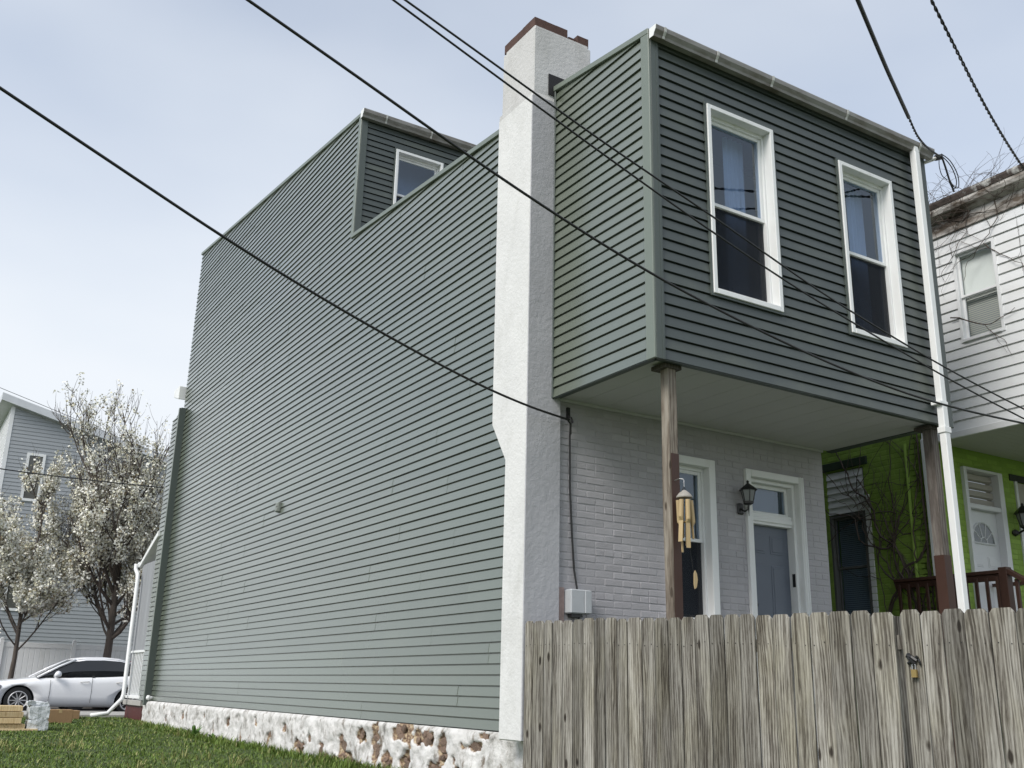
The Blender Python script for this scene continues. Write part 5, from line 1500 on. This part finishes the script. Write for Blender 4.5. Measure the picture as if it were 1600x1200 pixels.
# ---------------- lumber pile, wrapped bundle, boxes
k = 0
for row, (n_, y0) in enumerate(((3, 13.45), (3, 13.42), (3, 13.44), (3, 13.47))):
    for q in range(n_):
        z = gz(-3, 13.5) + .012 + row*.098
        mb = MB(); xr = -2.74 + (.05 if row == 0 else 0) - .02*(row % 2)
        o = mb.box(xr-2.4, xr, y0+q*.145, y0+q*.145+.14, z, z+.088).build('lumber_board', M_LUMBER, bevel=.004)
        lab = ('topmost', 'third', 'second', 'lowest')[3-row]; fb = ('front', 'middle', 'back')[q]
        tag(o, 'pale new timber, %s layer of the lumber pile, %s row' % ({0: 'lowest', 1: 'second', 2: 'third', 3: 'topmost'}[row], fb), 'lumber', 'new timbers stacked on the lawn')
o = MB().box(-5.2, -2.50, 13.30, 13.38, gz(-3, 13.3)+.0, gz(-3, 13.3)+.035).build('lumber_board', M_LUMBER, bevel=.004); tag(o, 'thin pale board lying on the grass in front of the lumber pile', 'lumber', 'new timbers stacked on the lawn')
def lumpy(name, x0, x1, y0, y1, z0, z1, mat, amp, seed, label, cat, cuts=6):
    bm = bmesh.new(); bmesh.ops.create_cube(bm, size=1)
    bmesh.ops.subdivide_edges(bm, edges=list(bm.edges), cuts=cuts, use_grid_fill=True)
    c = Vector(((x0+x1)/2, (y0+y1)/2, (z0+z1)/2)); s = Vector((x1-x0, y1-y0, z1-z0))
    for v in bm.verts:
        p = Vector((v.co.x*s.x, v.co.y*s.y, v.co.z*s.z))
        n = mnoise.noise_vector(p*9 + Vector((seed, 0, 0)))*amp + mnoise.noise_vector(p*22 + Vector((seed, 3, 0)))*amp*.5
        v.co = c + p*(1 - .06*(abs(v.co.x)*2)**6*(abs(v.co.z)*2)**6) + n
    me = bpy.data.meshes.new(name); bm.to_mesh(me); bm.free(); me.materials.append(mat)
    o = bpy.data.objects.new(name, me); link(o); return tag(o, label, cat)
zg = gz(-2.5, 13.4)
b1 = thing('wrapped_bundle', (-2.48, 13.5, zg), 'white plastic wrapped bundle at the end of the lumber pile', 'bundle')
for (z0, z1, sd_, nm) in ((zg, zg+.18, 1, 'lower_pack'), (zg+.18, zg+.40, 2, 'upper_pack')):
    o = lumpy(nm, -2.66, -2.34, 13.36, 13.80, z0, z1, M_PLASTIC, .014, sd_, None, None); o.parent = b1; o.matrix_parent_inverse = Matrix.Translation(-Vector(b1['_loc']))
o = lumpy('loose_plastic', -2.70, -2.38, 13.40, 13.75, zg+.40, zg+.47, M_PLASTIC, .04, 5, None, None); o.parent = b1; o.matrix_parent_inverse = Matrix.Translation(-Vector(b1['_loc']))
def carton(x0, x1, y0, y1, z0, z1, label):
    t_ = thing('cardboard_box', ((x0+x1)/2, (y0+y1)/2, z0), label, 'box', 'cardboard boxes on the lawn')
    MB().box(x0, x1, y0, y1, z0, z1).build('carton', M_CARD, t_, bevel=.006)
    MB().box((x0+x1)/2-.03, (x0+x1)/2+.03, y0-.0015, y1+.0015, z1-.06, z1+.0015).build('tape', M_BAMBOO, t_)
carton(-2.02, -1.56, 15.9, 16.3, gz(-1.8, 16), gz(-1.8, 16)+.25, 'larger brown cardboard box beside the plastic bundle')
carton(-1.62, -1.15, 17.6, 18.0, gz(-1.3, 17.8), gz(-1.3, 17.8)+.17, 'smaller flat brown cardboard box nearest the downspout')

# coarse tufts in the lawn
rt = random.Random(12)
tf = [(rt.uniform(-3.9, -.4), rt.uniform(5.0, 15.5)) for _ in range(26)]
# weeds against the foundation
M_LEAF = blade_mat('weed_leaf', (.075, .15, .03))
def weed(x, y, seed, n, h, label):
    rg = random.Random(seed)
    w = thing('weed_plant', (x, y, gz(x, y)), label, 'plant')
    for k in range(n):
        an = rg.uniform(0, 6.28); L = h*rg.uniform(.6, 1.1); ln = rg.uniform(.3, .9)
        vs = []; fs = []; m_ = 6
        d = Vector((math.cos(an), math.sin(an), 0)); sd_ = Vector((-d.y, d.x, 0))
        for i in range(m_+1):
            f = i/m_
            p = Vector((x, y, gz(x, y))) + d*(L*ln*f) + Vector((0, 0, L*(f - .55*ln*f*f)))
            wd = .018*math.sin(math.pi*min(1, f*.92+.08))
            vs += [p - sd_*wd, p + sd_*wd + Vector((0, 0, .004))]
        for i in range(m_): fs.append((2*i, 2*i+1, 2*i+3, 2*i+2))
        MB().add(vs, fs).build('leaf', M_LEAF, w, smooth=True, fix=False)
weed(-.33, 11.6, 3, 14, .26, 'leafy green weed growing against the white foundation')
weed(-.30, 10.6, 4, 9, .20, 'smaller weed at the foundation nearer the chimney')

def tufts():
    mb = MB()
    for (x, y) in tf:
        for k in range(rt.randint(8, 20)):
            an = rt.uniform(0, 6.28); L = rt.uniform(.06, .15); p = Vector((x + rt.gauss(0, .05), y + rt.gauss(0, .05), gz(x, y)-.01)); d = Vector((math.cos(an), math.sin(an), 0)); q = Vector((-d.y, d.x, 0))*.005
            mb.add([p-q, p+q, p+d*L*.4+q+Vector((0, 0, L*.75)), p+d*L*.4-q+Vector((0, 0, L*.75)), p+d*L*.9+Vector((0, 0, L))], [(0, 1, 2, 3), (3, 2, 4)])
    return tag(mb.build('grass_tufts', GM[2], fix=False), 'coarse pale grass tufts standing out of the lawn', 'grass', kind='stuff')
tufts()

for ob in bpy.data.objects:
    if '_loc' in ob: del ob['_loc']
